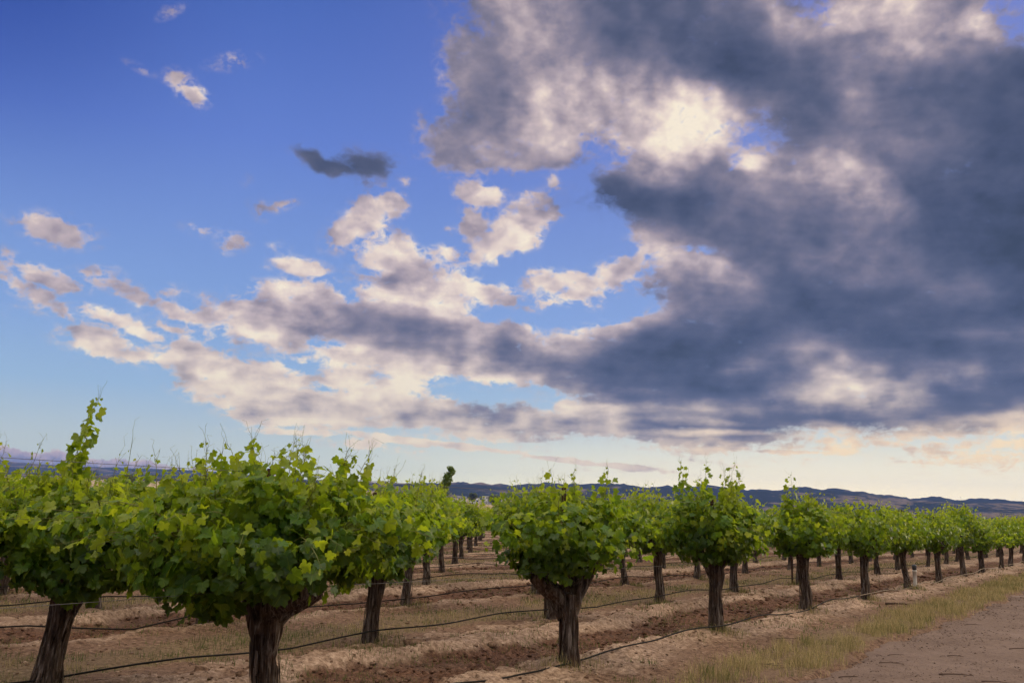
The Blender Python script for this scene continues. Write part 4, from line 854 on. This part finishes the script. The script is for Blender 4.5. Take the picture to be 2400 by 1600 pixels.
def lumps():
    """loose clods lying on the tilled soil and the berms"""
    R = np.random.default_rng(61); import bmesh
    bm = bmesh.new(); bmesh.ops.create_icosphere(bm, subdivisions=1, radius=1); B = np.array([v.co[:] for v in bm.verts]); F = np.array([[v.index for v in f.verts] for f in bm.faces]); bm.free()
    n = 34000; y = np.exp(R.uniform(math.log(6.5), math.log(34), n)); x = R.uniform(-.58, .58, n)*y; z, till, g, v, ridge, c = soil(x, y); s, t = st(x, y)
    keep = (R.random(n) < .22+.7*till+.4*ridge) & (t > -1.2); x, y, z, till = x[keep], y[keep], z[keep], till[keep]; n = len(x)
    sz = (.004+.020*R.random(n)**3)*(1+.4*till)*np.clip(y/11, .8, 2); q = np.stack([sz*R.uniform(.7, 1.5, n), sz*R.uniform(.7, 1.4, n), sz*R.uniform(.4, .8, n)], 1)
    a = R.uniform(0, 6.28, n); dis = 1+.35*(vnoise(B[None, :, 0]*1.7+np.arange(n)[:, None]*3.1, B[None, :, 1]*1.7+B[None, :, 2]*2+np.arange(n)[:, None], 5)-.5)*2
    P = B[None]*dis[:, :, None]*q[:, None]; ca, sa = np.cos(a)[:, None], np.sin(a)[:, None]
    V = np.stack([P[..., 0]*ca-P[..., 1]*sa+x[:, None], P[..., 0]*sa+P[..., 1]*ca+y[:, None], P[..., 2]+z[:, None]+.2*sz[:, None]], -1).reshape(-1, 3)
    FF = (F[None]+(np.arange(n)*len(B))[:, None, None]).reshape(-1, 3)
    o = link('soil_clods', make_mesh('soil_clods', V, FF, M_SOIL, True, {'till': np.repeat(till, len(B)), 'grass': np.zeros(len(V)), 'verge': np.zeros(len(V)), 'far': np.zeros(len(V)), 'crust': np.repeat(R.random(n)*(1-.8*till), len(B))})); tag(o, kind='stuff')
    # big lumps thrown up on the ridge between the first two rows
    for (x, y, r, lab) in [(-.98, 10.3, .085, 'big reddish clod on the pale ridge left of the centre vine'), (-1.15, 9.1, .06, 'low brown clod in front of the reddish one'), (-.15, 10.9, .05, 'small clod on pale ridge behind the centre trunk'), (-2.2, 8.3, .06, 'pale clod right of the nearest trunk')]:
        d = 1+.5*(vnoise(B[:, 0]*1.9+x*7, B[:, 1]*1.9+B[:, 2]*1.7+y*3, 8)-.5)*2; P = B*d[:, None]*np.array([1.15, .9, .75])*r
        o = link('soil_clod', make_mesh('soil_clod', P, F, M_SOIL, True, {'till': np.full(len(P), .45), 'grass': 0*d, 'verge': 0*d, 'far': 0*d, 'crust': 0*d+.35})); o.location = (x, y, ground_z(x, y)+r*.3); tag(o, lab, 'clod', 'big soil clods')
lumps()
def pebbles():
    R = np.random.default_rng(65); import bmesh
    bm = bmesh.new(); bmesh.ops.create_icosphere(bm, subdivisions=1, radius=1); B = np.array([v.co[:] for v in bm.verts]); F = np.array([[v.index for v in f.verts] for f in bm.faces]); bm.free()
    n = 16000; s = np.exp(R.uniform(math.log(4.5), math.log(50), n))-2; t = -1.85-3.6*R.random(n)**1.3; x, y = xy(s, t); keep = fbm(x*1.3, y*1.3, 3, 66)+.25*R.random(n) > .56; s, t, x, y = s[keep], t[keep], x[keep], y[keep]; n = len(x)
    z = road_z(s, t)-.12*smooth01(-1.82, -1.5, t); sz = (.003+.011*R.random(n)**3)*np.clip(y/11, .8, 2); q = sz[:, None]*R.uniform(.6, 1.4, (n, 3)); a = R.uniform(0, 6.28, n); P = B[None]*q[:, None]*(1+.25*R.normal(0, 1, (n, len(B), 1)))
    ca, sa = np.cos(a)[:, None], np.sin(a)[:, None]
    V = np.stack([P[..., 0]*ca-P[..., 1]*sa+x[:, None], P[..., 0]*sa+P[..., 1]*ca+y[:, None], P[..., 2]*.6+z[:, None]+.1*sz[:, None]], -1).reshape(-1, 3)
    tag(link('road_pebbles', make_mesh('road_pebbles', V, (F[None]+(np.arange(n)*len(B))[:, None, None]).reshape(-1, 3), M_ROAD)), kind='stuff')
pebbles()
def twigs():
    R = np.random.default_rng(71)
    def twig(bag, x, y, z, ln, r, a, fork=True):
        k = np.linspace(0, 1, 6); p = np.stack([x+ln*k*math.cos(a)+R.normal(0, .012, 6)*k, y+ln*k*math.sin(a)+R.normal(0, .012, 6)*k, z+r+.01*np.sin(k*3)], 1); bag.tube(p, np.linspace(r, r*.4, 6), 5)
        if fork and R.random() < .5: bag.tube(np.stack([p[3], p[3]+[ln*.3*math.cos(a+.6), ln*.3*math.sin(a+.6), .01]]), [r*.6, r*.3], 4)
    # fine litter nobody could count
    b = Bag()
    for _ in range(900):
        y = math.exp(R.uniform(math.log(6.5), math.log(30))); x = R.uniform(-.5, .58)*y; s, t = st(x, y)
        if t < -2.0 and R.random() < .45 or t >= -2 and R.random() < .55: z = float(road_z(np.array(s), np.array(t))) if t < -1.9 else float(soil(np.array(x), np.array(y))[0])
        else: continue
        twig(b, x, y, z, R.uniform(.03, .12), R.uniform(.0015, .0035), R.uniform(0, 3.14), False)
    tag(link('twig_litter', b.mesh('twig_litter', M_TWIG)), kind='stuff')
    spots = []
    for (px, py, ln, r, lab) in [(2200, 1575, .34, .008, 'dark twig on the dirt road near the bottom right corner'), (2060, 1548, .26, .006, 'thin twig lying on the road below the verge grass'), (1965, 1577, .24, .006, 'twig at the near edge of the dirt road'),
                                 (2365, 1515, .35, .007, 'long twig on the road by the right edge'), (2080, 1530, .2, .005, 'short twig beside the verge grass'), (2220, 1530, .18, .006, 'small dark twig in the middle of the road'),
                                 (2300, 1590, .25, .006, 'twig at the bottom edge of the road'), (2260, 1460, .28, .006, 'twig near the grass further along the road'), (2075, 1421, .42, .022, 'short dark log on the pale berm between the fifth and sixth trunks'),
                                 (1755, 1560, .3, .006, 'bent twig on the berm by the tall vine'), (1690, 1405, .4, .006, 'dead cane on the soil right of the tall vine trunk'), (1820, 1500, .35, .005, 'thin dead cane lying across the pale berm')]:
        az, el = frame_to_direction(px, py); a = math.radians(az); dd = CAM_H/math.tan(math.radians(-el)); x, y = dd*math.sin(a), dd*math.cos(a); s, t = st(x, y)
        z = float(road_z(np.array(s), np.array(t))) if t < -1.7 else ground_z(x, y); b = Bag(); twig(b, 0, 0, 0, ln, r, R.uniform(-.4, .2)); o = link('fallen_twig', b.mesh('fallen_twig', M_TWIG)); o.location = (x, y, z+.003); tag(o, lab, 'twig', 'fallen twigs and canes')
twigs()

# ------------------------------------------------------------------ trees and buildings beyond the vines
M_OAK = leaf_material('oak_leaf', (.008, .016, .007), (.014, .026, .010), (.028, .042, .012))
M_POP = leaf_material('poplar_leaf', (.018, .055, .009), (.045, .10, .010), (.12, .18, .018))
def crown_leaves(name, centers, radii, n, size, mat, seed):
    R = np.random.default_rng(seed); k = R.integers(len(centers), size=n); d = unit(R.normal(0, 1, (n, 3))); q = R.uniform(.55, 1.08, n)**.6
    p = np.asarray(centers)[k]+d*np.asarray(radii)[k][:, None]*q[:, None]*np.array([1, 1, .8])
    V, F, t, uv = leaves_mesh(p, unit(d+R.normal(0, .5, (n, 3))+[0, 0, .4]), unit(R.normal(0, 1, (n, 3))+[0, 0, -.6]), size*R.uniform(.6, 1.3, n), np.clip(R.normal(.4, .2, n), 0, 1), 0, R)
    return make_mesh(name, V, F, mat, True, {'tone': t}, uv)
def oak(px, py_base, dist, h, w, label, seed, group='dark oaks on the plain'):
    az, el = frame_to_direction(px, py_base); a = math.radians(az); x, y = dist*math.sin(a), dist*math.cos(a); z = float(terrain(np.array(x), np.array(y)))
    r = empty('oak_tree', (x, y, z)); R = np.random.default_rng(seed); b = Bag()
    b.tube([(0, 0, -.5), (0, 0, h*.15), (w*.03, 0, h*.35), (0, 0, h*.6)], [h*.05, h*.04, h*.03, h*.015], 10); cs, rs = [], []
    for q in range(13):
        aa = R.uniform(0, 6.28); rr = w*.5*R.uniform(.2, .72); c = np.array([rr*math.cos(aa), rr*math.sin(aa), h*R.uniform(.42, .8)]); cs.append(c); rs.append(w*R.uniform(.14, .24))
        b.tube(np.stack([(0, 0, h*.25), c*[.5, .5, .75], c]), [h*.022, h*.014, h*.006], 6)
    link('trunk', b.mesh('trunk', M_BARK), r); link('crown', crown_leaves('crown', cs, rs, 3000, h*.10, M_OAK, seed), r); tag(r, label, 'tree', group)
def dist_base(px, py_top, dist):   # height that reaches a given line of sight
    az, el = frame_to_direction(px, py_top); a = math.radians(az); x, y = dist*math.sin(a), dist*math.cos(a); return CAM_H+dist*math.tan(math.radians(el))-float(terrain(np.array(x), np.array(y)))
for (px, top, wpx, dist, lab) in [(1160, 1160, 34, 900, 'broad dark oak among the white buildings'), (1108, 1152, 22, 1000, 'smaller dark oak left of the broad one by the buildings'), (952, 1150, 26, 900, 'dark tree behind the vines left of the tall poplar'),
                                  (1965, 1188, 52, 150, 'dark oak rising behind the front row vines on the right'), (2078, 1192, 36, 170, 'dark oak with flat crown behind vines, right of the other'), (2112, 1190, 34, 175, 'rounded dark oak touching the flat one on the far right'),
                                  (395, 1118, 30, 900, 'dark tree on the plain at the left, behind the vines'), (300, 1110, 44, 1100, 'wide dark tree in the gap above the left vines'), (480, 1122, 34, 1000, 'round tree on the plain right of the wide left one'), (1385, 1164, 22, 1000, 'small dark tree on the plain behind the centre vine'), (1240, 1160, 20, 1100, 'small tree right of the white buildings')]:
    oak(px, top, dist, dist_base(px, top, dist), wpx/F_PX*dist, lab, int(px))
def poplar():
    dist = 70; az, _ = frame_to_direction(1012, 1190); a = math.radians(az); x, y = dist*math.sin(a), dist*math.cos(a); h = dist_base(1060, 1098, dist); dx = (1050-1010)/F_PX*dist
    r = empty('leaning_tree', (x, y, 0)); k = np.linspace(0, 1, 12); path = np.stack([dx*k**1.2, 0*k, h*k], 1); b = Bag(); b.tube(path, np.linspace(.12, .02, 12), 8)
    cs, rs = [], []
    R = np.random.default_rng(4)
    for q in range(44):
        f = .12+.88*(q/43); p = [np.interp(f, k, path[:, i]) for i in range(3)]; wd = np.interp(f, [0, .4, .7, .9, 1], [1.0, .95, .62, .42, .30]); c = np.array(p)+R.normal(0, 1, 3)*wd*[.25, .25, .1]; cs.append(c); rs.append(wd*.68)
        b.tube(np.stack([np.array(p)-[0, 0, .2], c]), [.02, .008], 4)
    link('trunk', b.mesh('trunk', M_BARK), r); link('crown', crown_leaves('crown', cs, rs, 3800, .13, M_POP, 5), r); tag(r, 'slender green tree leaning right above the vines', 'tree')
poplar()
M_WALL = simple_mat('white_wall', (.62, .64, .68), .8, .2, 0, .05, .2); M_ROOF = simple_mat('pale_roof', (.48, .50, .54), .6, .3, 0, .1, .2); M_DARK = simple_mat('dark_window', (.03, .035, .05), .3, .5, 0, .1, .2)
def building(px, py, wpx, hpx, dist, label, bays, gable=False):
    az, _ = frame_to_direction(px, py); a = math.radians(az); x, y = dist*math.sin(a), dist*math.cos(a); z = CAM_H+dist*math.tan(math.radians(frame_to_direction(px, py)[1])); w = wpx/F_PX*dist; h = hpx/F_PX*dist; d = w*.5+6
    r = empty('white_building', (x, y, z), -a); b = Bag(); b.box(-w/2, w/2, 0, d, -8, h); link('wall', b.mesh('wall', M_WALL, False), r)
    c = Bag()
    if gable: c.add([(-w/2-.6, -.6, h+.01), (w/2+.6, -.6, h+.01), (w/2+.6, d+.6, h+.01), (-w/2-.6, d+.6, h+.01), (-w/2-.6, d/2, h*1.35), (w/2+.6, d/2, h*1.35)], [(0, 1, 5, 4), (2, 3, 4, 5), (0, 3, 2, 1)], [(0, 4, 3), (1, 2, 5)])
    else: c.box(-w/2-.5, w/2+.5, -.5, d+.5, h+.01, h+.7)
    link('roof', c.mesh('roof', M_ROOF, False), r)
    for q in range(bays):
        e = Bag(); u = -w/2+w*(q+.5)/bays; e.box(u-w*.28/bays, u+w*.28/bays, -.12, .05, h*.15, h*.62); link('window', e.mesh('window', M_DARK, False), r)
    tag(r, label, 'building', 'white buildings at the airfield')
for args in [(1083, 1171, 20, 7, 1250, 'boxy white building at the left of the cluster', 3), (1110, 1172, 26, 5, 1300, 'low pale shed between the boxy building and the gabled hangar', 3), (1115, 1176, 16, 6, 1150, 'small white hangar with dark door bays', 2, True), (1140, 1179, 28, 3, 1130, 'long low white shed in front of the broad oak', 5),
             (1145, 1168, 30, 5, 1400, 'pale flat-roofed building behind the broad oak', 4), (1190, 1180, 30, 9, 1150, 'larger white hall right of the broad oak', 3), (1222, 1178, 14, 6, 1200, 'small white building at the right end of the cluster', 2), (1060, 1172, 14, 4, 1300, 'low white building left of the cluster beside the tree', 2)]:
    building(*args)

# ------------------------------------------------------------------ evening air
def haze():
    b = Bag(); b.box(-8800, 8800, -8800, 8800, -1.5, 420)
    m, N, out = new_mat('evening_air'); v = N.n.new('ShaderNodeVolumePrincipled')
    v.inputs['Color'].default_value = (.25, .42, 1.0, 1); v.inputs['Density'].default_value = 7e-5; v.inputs['Anisotropy'].default_value = .1
    N.l.new(v.outputs[0], out.inputs['Volume'])
    tag(link('haze', b.mesh('haze', m, False)), kind='stuff')
haze()
